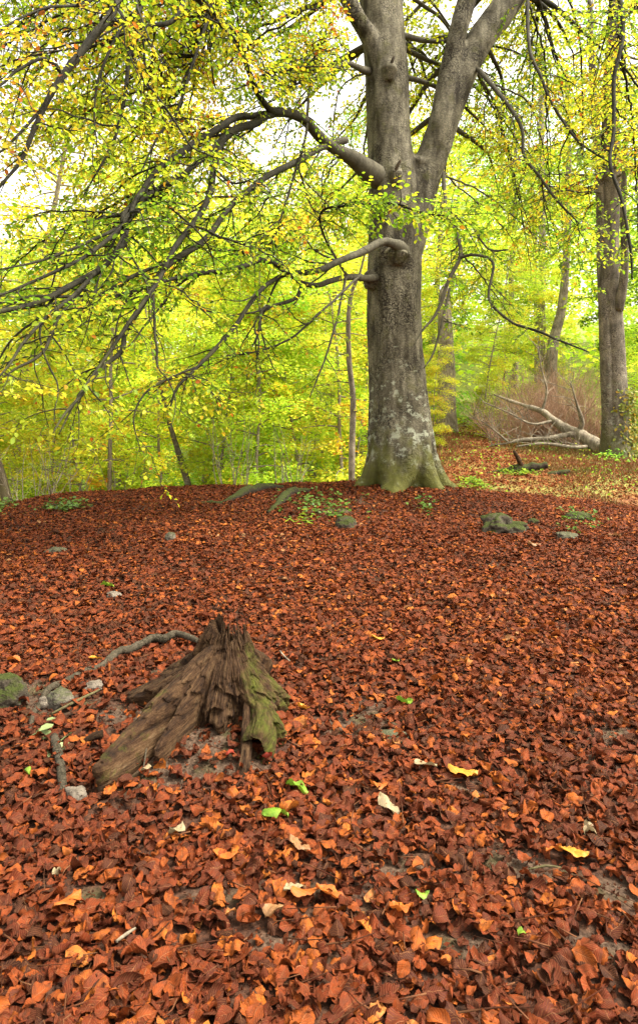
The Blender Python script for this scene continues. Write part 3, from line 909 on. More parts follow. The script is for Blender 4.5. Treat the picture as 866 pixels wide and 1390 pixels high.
# leafy boughs filling the crown: each reaches from the nearest limb to its own place
LP = np.concatenate([p for p, _, _, _ in LIMB_POINTS])
LI = np.concatenate([np.full(len(p), k) for k, (p, _, _, _) in enumerate(LIMB_POINTS)])
LR = np.concatenate([q_ for _, q_, _, _ in LIMB_POINTS])
r = np.random.default_rng(808)
for x0, x1, y0, y1, d0, d1, nb, cl, far_ in ((-60, 330, -50, 240, 6.4, 10.2, 118, .58, 2.8), (170, 480, -60, 110, 6.8, 10.0, 60, .58, 3.2), (-60, 430, 225, 380, 6.0, 9.2, 40, .35, 1.8), (-40, 400, 380, 570, 5.6, 8.4, 18, .58, 1.2),
                                    (310, 480, -30, 320, 7.6, 10.5, 30, .48, 2.2), (640, 890, -40, 330, 8.2, 12.0, 60, .46, 3.0), (590, 800, 300, 470, 7.8, 10.0, 14, .4, 1.3)):
    for k in range(nb):
        d = r.uniform(d0, d1)
        tgt = at(r.uniform(x0, x1), r.uniform(y0, y1), d) - BASE
        dv = LP - tgt
        cost = np.linalg.norm(dv, axis=1) - .35 * dv[:, 2]
        cost[(LR > .10)] += .8
        i = int(np.argmin(cost))
        L_ = np.linalg.norm(dv[i])
        if L_ > far_ or L_ < .15 or in_front(tgt):
            continue
        a = LP[i]
        mid = (a + tgt) / 2 + np.array([0, 0, .10 * L_]) + r.normal(0, .06 * L_, 3)
        end = tgt + (tgt - mid) * .35 + np.array([0, 0, -.12 * L_])
        rad = min(LR[i] * .7, .006 + .006 * L_)
        P, R = path([a, mid, tgt, end], [rad, rad * .8, rad * .5, .002], .09)
        P[1:] += r.normal(0, .008, P[1:].shape)
        wd, lb = LIMB_POINTS[LI[i]][2:]
        tube(wd, P, R, 5, False)
        dress(wd, lb, P, R, r, .15 if L_ < 1.2 else .35, .115, (.22, .62), .05, .059, np.clip(cl + r.normal(0, .08), 0, 1), clear=True)
for P, R, wood, lb in LIMB_POINTS:
    bo = wood.build('branch', M['bark_branch'], beech)
    lb.build('foliage', M['leaf_main'], bo)

# upper crown: boughs leaving both stems above and beside the frame
cw, cl_ = Geo(), LeafBatch()
r = np.random.default_rng(5)
for k in range(64):
    right = k % 2
    if right:
        s = at(*[(607, 150, 10.1), (652, 50, 10.2), (700, -20, 10.3), (740, -80, 10.4), (790, -220, 10.5)][r.integers(0, 5)])
    else:
        s = at(*[(524, 100, 10), (520, 50, 10), (515, -30, 10), (511, -160, 10), (505, -380, 10)][r.integers(0, 5)])
    a = r.uniform(.25, 2.9) if k < 50 else r.uniform(3.4, 5.8)
    if k >= 50:
        s = at(*[(790, -220, 10.5), (508, -260, 10)][k % 2])
    d = np.array([math.cos(a), math.sin(a), r.uniform(.0, .45)])
    Lb = r.uniform(1.8, 4.2)
    P = wander(s, d, Lb, 8, r, .10, .14) - BASE
    P, R = path(P, np.linspace(.03 + .008 * Lb, .004, len(P)), .1)
    tube(cw, P, R, 6, False)
    dress(cw, cl_, P, R, r, .2, .34, (.4, 1.1), .06, .075, .30, clear=True)
co_ = cw.build('crown', M['bark_branch'], beech)
cl_.build('foliage', M['leaf_gold'], co_)


# ------------------------------------------------------------------ woodland trees
def bg_tree(seed, H, h0, Rc, nbr, nlf, lsize, stem_r, tiers=.07, lean=.04, clump=.45):
    r = np.random.default_rng(seed)
    wood, g = Geo(), Geo()
    P = wander([0, 0, -.4], [r.normal(0, lean), r.normal(0, lean), 1], H, 10, r, 0, .04)
    P, R = path(P, np.concatenate([[stem_r * 1.35], np.linspace(stem_r, stem_r * .25, len(P) - 1)]), .25)
    tube(wood, P, R, 10, False, lump=.06, seed=seed)
    pos, ax, nm, sz, rn = [], [], [], [], []
    per = nlf // nbr
    for k in range(nbr):
        t = h0 / H + (1 - h0 / H) * ((k + r.random()) / nbr)
        i = min(int(t * (len(P) - 1)), len(P) - 2)
        a = k * 2.4 + r.normal(0, .5)
        prof = math.sin(math.pi * min(1, .18 + .82 * (1 - (t - h0 / H) / (1 - h0 / H + 1e-6)))) ** .6
        Lb = Rc * (.45 + .65 * r.random()) * max(.3, prof)
        d = unit(np.array([math.cos(a), math.sin(a), r.uniform(-.05, .45)]))
        B = wander(P[i], d, Lb, 5, r, .08, .09)
        Bp, Br = path(B, np.linspace(min(R[i] * .6, .01 + .012 * Lb), .004, len(B)), .3)
        tube(wood, Bp, Br, 4, False)
        n = max(6, int(per * (.6 + .8 * r.random())))
        f = .12 + .88 * r.random(n) ** .75
        kk = f * (len(B) - 1)
        ii = np.minimum(kk.astype(int), len(B) - 2)
        c = B[ii] + (B[ii + 1] - B[ii]) * (kk - ii)[:, None]
        side = unit(np.cross(d, [0, 0, 1.0]))
        lat = r.normal(0, 1, n) * Lb * .26 * (1.15 - .6 * f)
        # twig clumps inside the layer so gaps stay open
        lat = np.round(lat / .28) * .28 + r.normal(0, .075, n)
        c = c + side * lat[:, None] + d * (np.abs(lat) * .35)[:, None]
        c[:, 2] += r.normal(0, tiers * (1 + .25 * Lb), n) - .10 * np.abs(lat)
        th = r.random(n) * 6.283
        pos.append(c)
        ax.append(np.stack([np.cos(th), np.sin(th), r.normal(-.2, .3, n)], -1))
        nm.append(np.array([0, 0, 1.0]) + r.normal(0, .42, (n, 3)))
        sz.append(lsize * (.65 + .6 * r.random(n)))
        rn.append(np.clip(clump + r.normal(0, .12) + r.normal(0, .15, n), 0, 1))
    leaves(g, np.concatenate(pos), np.concatenate(ax), np.concatenate(nm), np.concatenate(sz), np.concatenate(rn), 1.0)
    return wood, g


def make_tree(name, args, wmat, lmat):
    w, g = bg_tree(**args)
    root = bpy.data.objects.new(name, None)
    COL.objects.link(root)
    w.build('trunk', wmat, root)
    g.build('crown', lmat, root)
    return root


def plant(proto, first, x, y, s, rz, label, cat, group):
    o = copy_tree(proto) if proto.name in first else proto
    first.add(proto.name)
    o.location = (x, y, float(terrain(x, y)))
    o.rotation_euler = (0, 0, rz)
    o.scale = (s, s, s)
    return tag(o, label, cat, group)


used = set()
r = np.random.default_rng(21)
# young understorey beeches whose leaves reach the ground
SAP = [make_tree('young_beech', dict(seed=200 + k, H=6.5 + k, h0=.5, Rc=1.9, nbr=52, nlf=14000, lsize=.088, stem_r=.045, clump=[.35, .5, .42, .62][k]), M['bark_pale'], M['leaf_lime']) for k in range(4)]
spots = [(-9.2, 15.5), (-7.4, 14.6), (-5.9, 16.2), (-4.4, 14.8), (-3.0, 16.0), (-1.6, 15.0), (-.3, 16.4), (.8, 15.4), (-10.5, 19), (-8.3, 19.5), (-6.4, 20.5), (-4.4, 19.3), (-2.4, 20.6), (-.5, 19.8), (1.0, 19.0), (1.5, 21.5),
         (-13, 24), (-10, 25), (-7, 24.5), (-4, 25.5), (-1.2, 24.4), (1.5, 25.8), (4.2, 25.0)]
for k, (x, y) in enumerate(spots):
    row = 'just behind the leafy mound' if y < 17 else ('in the second row behind the mound' if y < 22 else 'deep behind the mound')
    plant(SAP[k % 4], used, x + r.normal(0, .2), y + r.normal(0, .3), r.uniform(.85, 1.15), r.random() * 6.28,
          'thin pale stemmed young beech with lime leaves, ' + row, 'tree', 'young beeches in the hollow behind the mound')
# right-hand young trees, nearer the path
for k, (x, y, s, lab) in enumerate([(3.1, 17.5, .42, 'small yellow leaved young beech just right of the great trunk'),
                                    (5.9, 23.0, .8, 'lime leaved young beech between the great trunk and the fallen tree'),
                                    (7.6, 27.0, .95, 'lime leaved young beech behind the bleached fallen tree'),
                                    (11.2, 21.5, .8, 'yellow leaved young beech right of the pink grey trunk'),
                                    (10.4, 29.0, 1.1, 'tall lime leaved young beech behind the pink grey trunk'),
                                    (14.5, 27.0, 1.1, 'lime leaved young beech at the far right edge')]):
    plant(SAP[(k + 1) % 4], used, x, y, s, r.random() * 6.28, lab, 'tree', 'young trees beyond the path')
# taller woodland trees
TALL = [make_tree('woodland_tree', dict(seed=300 + k, H=15 + 1.5 * k, h0=3.2, Rc=4.0, nbr=60, nlf=14000, lsize=.13, stem_r=.19, tiers=.1, clump=[.45, .55, .35][k]), M['bark_pale'], [M['leaf_lime'], M['leaf_gold'], M['leaf_green']][k]) for k in range(3)]
tall = [(-15.5, 24, 0, 'tall lime tree standing in the hollow at the far left edge'), (-8.5, 27, 1, 'tall golden tree left of centre behind the young beeches'), (-11, 34, 0, 'tall lime tree far back on the left'),
        (-4.5, 29, 0, 'tall lime tree far behind the arching limb'), (-1.2, 33, 1, 'tall golden tree far behind the great trunk on its left'), (2.0, 28, 1, 'tall golden tree far behind the great trunk on its right'),
        (5.2, 31, 0, 'tall lime tree behind the gap right of the great trunk'), (10.5, 35, 2, 'tall green tree deep behind the fallen tree'), (14.5, 31, 2, 'tall green tree behind the pink grey trunk at the right edge'),
        (17, 24, 0, 'tall lime tree right of the pink grey trunk'), (-18, 30, 1, 'tall golden tree beyond the left edge'), (-6, 38, 2, 'tall green tree at the back of the hollow'),
        (-9.5, 29.5, 1, 'tall golden tree standing well back behind the left young beeches'), (-15, 37, 0, 'tall lime tree at the back left corner of the hollow'), (-5.8, 32.5, 0, 'tall lime tree well back behind the young beeches, left of centre'),
        (.2, 29.5, 0, 'tall lime tree well back behind the great trunk'), (8, 40, 2, 'tall green tree at the very back on the right'), (13, 38, 0, 'tall lime tree at the very back right'), (3.2, 37, 2, 'tall green tree at the very back behind the great trunk'), (-10.8, 22.5, 1, 'tall golden tree close behind the young beeches at the left edge'), (-7.0, 25.8, 0, 'tall lime tree in the gap between the left young beeches'), (12.3, 24.5, 2, 'tall green tree just behind the pink grey trunk')]
for x, y, k, lab in tall:
    plant(TALL[k], used, x, y, r.uniform(.85, 1.1), r.random() * 6.28, lab, 'tree', 'tall woodland trees behind')

# far wood that closes the view
fw = Geo()
r = np.random.default_rng(9)
n = 80000
x = r.uniform(-60, 60, n)
y = r.uniform(42, 62, n)
cx = np.floor(x / 5.5 + .37 * np.floor(y / 6))
top = 13 + 5.5 * _h(cx.astype(np.int64), np.floor(y / 6).astype(np.int64), np.zeros(n, np.int64), 3)
z = terrain(x, y) + top * r.random(n) ** .85
th = r.random(n) * 6.283
P = np.stack([x, y, z], -1)
leaves(fw, P, np.stack([np.cos(th), np.sin(th), r.normal(-.2, .4, n)], -1), np.array([0, 0, 1.0]) + r.normal(0, .6, (n, 3)), .42 * (.6 + .7 * r.random(n)), np.clip(.45 + .5 * fbm(P * .16, 3, 8) + r.normal(0, .13, n), 0, 1), 1.2)
tag(fw.build('distant_woodland', M['leaf_lime']), 'haze tinted mass of green and yellow woodland closing the view', 'woodland', kind='stuff')


r = np.random.default_rng(66)
n = 42000
y = 26 + 18 * r.random(n)
x = r.uniform(-32, 34, n)
hgt = np.clip(.5 + 1.6 * fbm(np.stack([x * .45, y * .45, 0 * x], -1), 3, 18), .1, 2.2)
th = r.random(n) * 6.28
ug = Geo()
leaves(ug, np.stack([x, y, terrain(x, y) + hgt * r.random(n)], -1), np.stack([np.cos(th), np.sin(th), r.normal(-.1, .4, n)], -1), np.array([0, 0, 1.0]) + r.normal(0, .6, (n, 3)), .17 * (.6 + .7 * r.random(n)), np.clip(.45 + .4 * fbm(np.stack([x * .3, y * .3, 0 * x], -1), 2, 28) + r.normal(0, .14, n), 0, 1))
tag(ug.build('undergrowth', M['leaf_green']), 'low green bushes covering the far slope under the trees', 'undergrowth', kind='stuff')

# ------------------------------------------------------------------ trees singled out on the right
def single_tree(name, label, rows, mat, base_d, flare=None, extra=(), step=.12, sides=20, group=None, lump=.06):
    P = np.array([at(a, b_, d) for a, b_, c, d in rows])
    base = P[0].copy()
    base[2] = float(terrain(base[0], base[1]))
    root = thing(name, base, label, 'tree', group)
    g = Geo()
    for rw in (rows,) + tuple(extra):
        P = np.array([at(a, b_, d) for a, b_, c, d in rw]) - base
        R = np.array([c / F * d for a, b_, c, d in rw])
        P, R = path(P, R, step)
        tube(g, P, R, sides, True, lump=lump, seed=3)
    g.build('trunk', mat, root)
    return root, base


rb, rbase = single_tree('beech_tree', 'pink grey beech trunk with ivy at its foot beside the butt of the fallen tree',
                        [(838, 625, 25, 18), (837, 606, 22, 18), (836, 585, 18.5, 18), (835, 550, 17, 18), (833, 500, 16, 18), (830, 440, 15.5, 18), (827, 380, 15, 18), (825, 340, 14.5, 18), (828, 290, 13, 18), (830, 220, 12, 18), (828, 120, 10, 18), (835, 0, 8, 18), (830, -150, 5, 18)],
                        M['bark_right'], 18,
                        extra=([(832, 640, 14, 17.9), (829, 600, 11, 17.9), (826, 560, 9, 17.9), (823, 470, 9, 17.9), (820, 390, 8.5, 17.95), (817, 330, 7, 17.95), (814, 250, 6, 18), (806, 130, 5, 18), (800, 0, 3, 18)],
                               [(838, 420, 8, 17.8), (845, 390, 6, 17.6), (848, 350, 5, 17.4), (846, 280, 4, 17.0), (850, 180, 3, 16.6)]))
cw, lb = Geo(), LeafBatch()
r = np.random.default_rng(31)
for k in range(34):
    t = [(828, 250), (830, 220), (828, 120), (814, 250), (831, 160), (833, 40), (806, 130)][k % 7]
    s = at(t[0], t[1] + r.uniform(-25, 25), 18)
    a = r.uniform(1.6, 7.0)
    P = wander(s, [math.cos(a), math.sin(a), r.uniform(-.05, .4)], r.uniform(1.6, 3.8), 7, r, .09, .13) - rbase
    P, R = path(P, np.linspace(.045, .005, len(P)), .12)
    tube(cw, P, R, 5, False)
    dress(cw, lb, P, R, r, .2, .34, (.5, 1.1), .05, .10, .5)
o = cw.build('crown', M['bark_branch'], rb)
lb.build('foliage', M['leaf_gold'], o)

single_tree('broken_trunk', 'pale broken off trunk standing just right of the great beech', [(607, 590, 16, 24), (606, 560, 13, 24), (606, 510, 12, 24), (605, 475, 11, 24), (604, 440, 10, 24), (603, 400, 8, 24), (606, 385, 3, 24)], M['wood_dead'], 24)
single_tree('beech_tree', 'pale slender trunk leaning right behind the fallen tree', [(746, 590, 9, 27), (748, 545, 8.5, 27), (748, 500, 8, 27), (752, 460, 7, 27), (762, 420, 6, 27), (768, 360, 5, 27), (772, 250, 4, 27), (770, 100, 3, 27)], M['wood_dead'], 27)
single_tree('beech_tree', 'thin straight pale trunk left of the leaning pale one', [(737, 590, 6, 30), (736, 500, 5.5, 30), (735, 420, 5, 30), (736, 350, 5, 30), (735, 220, 4, 30), (735, 60, 3, 30)], M['bark_pale'], 30)
sr, sb = single_tree('sapling', 'slim pale sapling close to the left side of the great trunk', [(477, 665, 4.5, 12.2), (478, 600, 4.2, 12.2), (479, 540, 4, 12.2), (474, 490, 3.6, 12.2), (473, 430, 3.2, 12.2), (478, 395, 2.6, 12.2), (488, 372, 1.6, 12.2), (496, 340, 1, 12.2)], M['wood_dead'], 12.2, sides=8, step=.08)
cw, lb = Geo(), LeafBatch()
r = np.random.default_rng(37)
P, R = path(np.array([at(478, 600, 12.2), at(479, 540, 12.2), at(473, 430, 12.2), at(478, 395, 12.2), at(488, 372, 12.2)]) - sb, [.04, .04, .03, .02, .01], .08)
dress(cw, lb, P, R, r, .1, .25, (.5, 1.1), .05, .075, .5)
o = cw.build('crown', M['bark_branch'], sr)
lb.build('foliage', M['leaf_lime'], o)
single_tree('leaning_trunk', 'short dark leaning trunk in the hollow behind the crest, left of the mossy roots', [(264, 705, 5, 15.5), (258, 668, 4.6, 15.5), (247, 630, 4.4, 15.5), (238, 600, 3.6, 15.5), (226, 560, 3, 15.5), (214, 500, 2.4, 15.5), (205, 420, 1.5, 15.5)], M['bark_right'], 14, sides=10)
single_tree('dark_trunk', 'dark trunk at the left edge behind the crest', [(18, 710, 9, 13), (8, 675, 7, 13), (2, 645, 6, 13), (-8, 615, 5, 13), (-20, 560, 4, 13), (-34, 460, 3, 13)], M['bark_dark'], 13, sides=10)


# bare stemmed coppice behind the crest
def coppice(px, py, d, n, h, spread, label, group, seed, mat, rad=.012, leaf=None):
    r = np.random.default_rng(seed)
    b0 = at(px, py, d)
    b0[2] = float(terrain(b0[0], b0[1]))
    g = Geo()
    for k in range(n):
        a = r.uniform(0, 6.283)
        s = np.array([math.cos(a) * .15, math.sin(a) * .15, -.1]) * (1 + spread)
        d_ = unit([math.cos(a) * spread * r.random(), math.sin(a) * spread * r.random(), 1])
        P = wander(s, d_, h * r.uniform(.6, 1.1), 6, r, -.01, .07)
        P, R = path(P, np.linspace(rad * r.uniform(.7, 1.3), .003, len(P)), .2)
        tube(g, P, R, 5, False)
        for m in range(3):
            i = int(len(P) * r.uniform(.3, .85))
            W = wander(P[i], unit(np.array([r.normal(), r.normal(), 1.2])), h * r.uniform(.15, .35), 4, r, 0, .12)
            tube(g, W, np.linspace(.005, .002, 5), 3, False)
    o = g.build('bare_shrub', mat)
    o.location = b0
    return tag(o, label, 'shrub', group)


coppice(38, 690, 13.0, 16, 1.9, .5, 'fan of bare pale stems behind the crest near the left edge', 'bare stemmed shrubs behind the crest', 1, M['wood_dead'])
coppice(85, 690, 13.5, 10, 2.0, .35, 'thin bare pale stems rising behind the fern tuft on the crest', 'bare stemmed shrubs behind the crest', 2, M['wood_dead'])
coppice(318, 680, 13.2, 10, 2.3, .5, 'fan of bare brown stems behind the mossy roots on the crest', 'bare stemmed shrubs behind the crest', 3, M['bark_pale'])
coppice(395, 670, 13.6, 9, 2.0, .3, 'upright bare stems behind the crest left of the slim pale sapling', 'bare stemmed shrubs behind the crest', 4, M['bark_pale'])
coppice(160, 690, 14.5, 8, 2.4, .3, 'sparse bare stems in the hollow left of the dark leaning trunk', 'bare stemmed shrubs behind the crest', 5, M['wood_dead'])
# russet dead brush round the fallen tree
mR = bark_mat('russet_brush', (.36, .21, .14), (.66, .44, .31), 0, 0, 2, 3, 0)
for k, (px, d, n_, h, lab) in enumerate([(690, 22, 120, 2.3, 'leftmost russet clump of dead brush behind the fallen tree'), (720, 23, 150, 2.9, 'russet clump of dead brush behind the fork of the fallen tree'), (765, 22.5, 170, 3.3, 'tall russet clump of dead brush over the fallen trunk'), (797, 21.5, 140, 3.0, 'russet clump of dead brush beside the pink grey beech'), (745, 25.5, 150, 3.7, 'rearmost russet clump of dead brush at the pale leaning trunk')]):
    coppice(px, 600, d, n_, h, 1.3, lab, 'dead brush behind the fallen tree', 40 + k, mR, .012)

# fallen bleached tree
fb = at(790, 600, 19.6)
fb[2] = float(terrain(fb[0], fb[1]))
ft = thing('fallen_tree', fb, 'bleached fallen tree with forked bare limbs lying left of the pink grey beech', 'fallen tree')
g = Geo()


def px_tube(geo, rows, org, step=.08, sides=12, lump=.2, seed=0, **kw):
    P = np.array([at(a, b_, d) for a, b_, c, d in rows]) - org
    R = np.array([c / F * d for a, b_, c, d in rows])
    P, R = path(P, R, step)
    tube(geo, P, R, sides, True, lump=lump, seed=seed, **kw)
    return P


px_tube(g, [(814, 608, 9, 18.9), (800, 598, 9.5, 19.1), (786, 589, 8.5, 19.3), (770, 583, 7.5, 19.5), (752, 571, 5.5, 19.8), (735, 558, 4.2, 20.2), (714, 551, 3, 20.6), (690, 543, 2.2, 21), (670, 535, 1.2, 21.3)], fb, .06, 16, .3)
g.build('trunk', M['wood_dead'], ft)
for rows in ([(784, 589, 6, 19.3), (770, 590, 5, 19.2), (742, 595, 4.5, 19.2), (708, 597, 3.5, 19.2), (690, 601, 2, 19.2), (660, 606, 1, 19.3)],
             [(785, 588, 6, 19.3), (790, 575, 4.5, 19.2), (788, 564, 3.6, 19.1), (782, 545, 2, 19), (775, 520, 1, 18.9)],
             [(805, 604, 4, 19.1), (790, 607, 4, 18.9), (770, 606, 3, 18.8), (735, 602, 2.4, 18.8), (700, 606, 1.4, 18.8)],
             [(736, 559, 3, 20.2), (742, 530, 2, 20.1), (735, 500, 1.2, 20), (730, 470, .7, 20)],
             [(752, 571, 3, 19.8), (722, 575, 2, 19.6), (690, 560, 1.5, 19.5), (655, 545, 1, 19.4)],
             [(690, 600, 2, 19.2), (672, 585, 1.4, 19.1), (655, 572, 1, 19), (636, 566, .7, 19)]):
    g = Geo()
    rows = [(a, b_, c_ * .75, d) for a, b_, c_, d in rows]
    P = px_tube(g, rows, fb, .08, 8)
    r = np.random.default_rng(len(rows) * 7 + int(rows[0][0]))
    for m in range(24):
        i = int(len(P) * r.uniform(.2, .98))
        W = wander(P[min(i, len(P) - 1)], unit([r.normal(-.3, .6), r.normal(0, .5), r.uniform(.2, 1.2)]), r.uniform(.5, 1.4), 6, r, .0, .16)
        tube(g, W, np.linspace(.010, .004, 7), 4, False)
    g.build('limb', M['wood_dead'], ft)

# mossy rotting log with its upright snag
lg = gpt(700, 640)
ml = thing('mossy_log', lg, 'dark mossy rotting log with an upright broken snag beyond the mound', 'log')
mm = rock_mat('mossy_log_bark', (.012, .009, .006), (.045, .032, .02), .95)
g = Geo()
dl = lg[1]
px_tube(g, [(628, 662, 3, dl - .5), (640, 656, 4, dl - .3), (655, 649, 4.5, dl - .1), (678, 643, 5.5, dl), (702, 637, 6.5, dl), (722, 634, 6.5, dl), (742, 631, 4.5, dl)], lg, .03, 18, .55, 3)
g.build('trunk', mm, ml)
g = Geo()
px_tube(g, [(712, 640, 4, dl), (705, 626, 3, dl - .05), (700, 616, 2.6, dl - .1), (697, 611, 1.2, dl - .1)], lg, .02, 12, .4, 4)
g.build('snag', M['rotten'], ml)
lg2 = gpt(757, 645)
g = Geo()
px_tube(g, [(740, 646, 3.5, lg2[1]), (752, 643, 4.5, lg2[1]), (765, 641, 4, lg2[1]), (773, 639, 2, lg2[1])], lg2, .03, 14, .55, 6)
o = g.build('mossy_log', mm)
o.location = lg2
tag(o, 'short dark piece of rotten log lying right of the mossy log', 'log')


# ------------------------------------------------------------------ the rotten stump
S0 = at(290, 985, 2.62)
S0[2] = float(terrain(S0[0], S0[1]))
stump = thing('tree_stump', S0, 'rotten brown tree stump with splayed mossy roots in the leaf litter', 'stump')
SC = np.array([-.437, 2.775])
NT, NZ = 900, 150
th = np.linspace(-np.pi, np.pi, NT, endpoint=False)[None, :]
tt = np.linspace(0, 1, NZ)[:, None]


def wrap(a):
    return (a + np.pi) % (2 * np.pi) - np.pi


ring = np.stack([np.cos(th[0]), np.sin(th[0]), 0 * th[0]], -1)
H = .30 + .045 * fbm(ring * 1.6 + 3.1, 2, 5) + .065 * fbm(ring * 6.0, 3, 6) + .055 * np.abs(fbm(ring * 15, 2, 7)) - .05 * np.cos(th[0]) + .05 * np.exp(-(wrap(th[0] + 1.45) / .5) ** 2)
rt = .078 + .012 * fbm(ring * 2.2, 2, 8)
rad = rt + (.235 + .03 * fbm(ring * 2.0, 2, 4) - rt) * (1 - tt) ** .92
zw = -.02 + (H + .02)[None, :] * tt
mossv = .18 + .10 * fbm(np.stack([np.cos(th) + 0 * tt, np.sin(th) + 0 * tt, 3 * tt + 0 * th], -1) * 2, 2, 91)
for a0, rb, wd_, top_, bend, mo in ((math.radians(-124), .66, .058, .33, .10, .42), (math.radians(-112), .47, .030, .32, .06, .05), (math.radians(188), .40, .085, .25, -.25, .12), (math.radians(-50), .40, .065, .30, .12, .70),
                                    (math.radians(-12), .30, .10, .27, 0, .6), (math.radians(60), .42, .10, .28, .2, .3), (math.radians(135), .40, .09, .30, .1, .3), (math.radians(-84), .275, .07, .36, 0, .12)):
    sp = .07 + (rb - .07) * np.clip((top_ - np.maximum(zw, .065)) / (top_ - .065), 0, 1) ** 1.05          # how far the root's spine reaches at this height
    arc = wrap(th - a0 - bend * (1 - tt) ** 2) * np.maximum(sp, .1)
    wl = wd_ * (1 + .25 * vnoise(np.stack([0 * th + a0 * 9 + 0 * tt, 9 * tt + 0 * th, 0 * th + 0 * tt], -1), 3))
    lobe = np.exp(-(np.abs(arc) / wl) ** 3.2)
    rad = np.maximum(rad, rad + (sp - rad) * lobe)
    mossv = mossv + (mo - mossv) * lobe * .9
sarc = th * .22
Qf = np.stack([np.cos(th) * .22 + 0 * tt, np.sin(th) * .22 + 0 * tt, zw * .16], -1)
Qi = np.stack([rad * np.cos(th), rad * np.sin(th), zw], -1)
wob = .010 * fbm(Qi * 14, 2, 70)[..., None]
rid = lambda k, sd_, o: 1 - 2 * np.abs(fbm((Qf + wob) * k, o, sd_))
damp = np.clip(rad / .25, .55, 1.3)
disp = .020 * fbm(Qf * 12, 3, 71) + .017 * (rid(26, 72, 3) - .45) + .009 * (rid(62, 73, 3) - .45) + .004 * (rid(150, 74, 2) - .45)
disp = disp + .010 * fbm(Qi * [22, 22, 16], 3, 75) + .006 * fbm(Qi * 60, 3, 76)
hole = sst(.22, .42, fbm(Qi * [13, 13, 7], 2, 79))
disp = disp - .032 * hole - .012 * sst(.25, .4, fbm(Qi * [34, 34, 20], 2, 83))
rad = rad + disp * damp
lean = np.array([.045, -.01])
V = np.stack([SC[0] + lean[0] * tt + rad * np.cos(th), SC[1] + lean[1] * tt + rad * np.sin(th), terrain(SC[0], SC[1]) - .03 + zw + .004 * fbm(Qi * 30, 2, 77)], -1)
inner = []
for f_, dz in ((.80, -.004), (.62, -.05), (.45, -.14), (.1, -.2)):          # ragged rim turning down into the hollow
    w_ = V[-1].copy()
    cxy = SC + lean
    w_[:, :2] = cxy + (w_[:, :2] - cxy) * f_
    w_[:, 2] = w_[:, 2] * (1 - (1 - f_) * .0) + dz
    inner.append(w_)
V = np.concatenate([V, np.array(inner)], 0)
nz = len(V)
i = np.arange(nz - 1)[:, None] * NT
j = np.arange(NT)[None, :]
q = np.stack([i + j, i + (j + 1) % NT, i + NT + (j + 1) % NT, i + NT + j], -1).reshape(-1, 4)
uv = np.stack([np.repeat(sarc, nz, 0), np.concatenate([zw + 0 * th, np.repeat(zw[-1:] + .05, 4, 0)], 0)], -1)
mv = np.concatenate([np.clip(mossv, 0, 1), np.zeros((4, NT))], 0)
core = Geo()
core.add(V.reshape(-1, 3) - S0, q, uv.reshape(-1, 2), moss=mv.ravel())


def slab(geo, rows, moss, seed, fx=.75, sides=44, step=.009, ridges=5, open_end=False):
    P = np.array([at(a, b_, d) for a, b_, c, d in rows]) - S0
    R = np.array([c / F * d for a, b_, c, d in rows])
    P, R = path(P, R, step)
    ph = seed * 1.7

    def fn(a, t, s):
        Q = np.stack(np.broadcast_arrays(np.cos(a) * 1.0 + ph * 3, np.sin(a) * 1.0, s * 5), -1)
        f1 = fbm(Q * [1.6, 1.6, .9], 3, seed)
        f2 = 1 - 2 * np.abs(fbm(Q * [4.2, 4.2, 1.3], 3, seed + 9))
        f3 = 1 - 2 * np.abs(fbm(Q * [9, 9, 2.6], 2, seed + 19))
        return 1 + .34 * f1 + .17 * (f2 - .4) + .09 * (f3 - .4)

    tube(geo, P, R, sides, not open_end, fx=fx, lump=.16, seed=seed, rad_fn=fn, metres=True, moss=moss)


r = np.random.default_rng(3)
for k in range(16):          # splinters standing on the ragged rim
    a = r.uniform(-2.6, .2)
    p0 = np.array([SC[0] + .03 + .10 * math.cos(a), SC[1] + .10 * math.sin(a), .21])
    pp = [p0, p0 + [-.012 * math.cos(a) + r.normal(0, .006), -.012 * math.sin(a), .07], p0 + [-.03 * math.cos(a) + r.normal(0, .01), -.03 * math.sin(a), .10 + .09 * r.random()]]
    P, R = path(np.array(pp) + [0, 0, terrain(*SC) - .02] - S0, [.014, .012 * r.uniform(.6, 1.2), .002], .008)
    ph_ = k * 2.1
    tube(core, P, R, 16, True, .7, .3, k, lambda a, t, s: 1 + .22 * np.cos(4 * a + ph_) + .12 * np.cos(9 * a + ph_ * 2), metres=True, moss=max(0, r.normal(.1, .15)))
core.build('rotten_shell', M['rotten'], stump)
g = Geo()   # mossy right root ending in an open hollow
slab(g, [(338, 935, 10, 2.66), (347, 958, 16, 2.60), (353, 980, 19, 2.52), (352, 1002, 21, 2.43), (348, 1013, 19.5, 2.39), (346, 1017, 15.5, 2.375)], .62, 76, .9, 60, .005, 4, open_end=True)
slab(g, [(360, 950, 8, 2.60), (366, 980, 8, 2.52), (368, 1010, 7, 2.44), (360, 1040, 7, 2.38), (345, 1052, 5, 2.36)], .55, 77, 1.0, 20, .01, 3)
slab(g, [(316, 1082, 4, 2.27), (322, 1066, 7, 2.29), (331, 1040, 8, 2.33), (334, 1010, 7, 2.40), (334, 985, 6, 2.48), (336, 950, 4, 2.58)], .2, 78, 1.0, 20, .01, 3)
slab(g, [(345, 955, 8, 2.61), (353, 980, 14, 2.53), (352, 1002, 16, 2.44), (346, 1017, 15, 2.378)], .05, 79, .9, 60, .006, 4, open_end=True)
ro = g.build('buttress_root', M['rotten'], stump)
ro['label'] = 'green mossy right root ending in an open hollow'


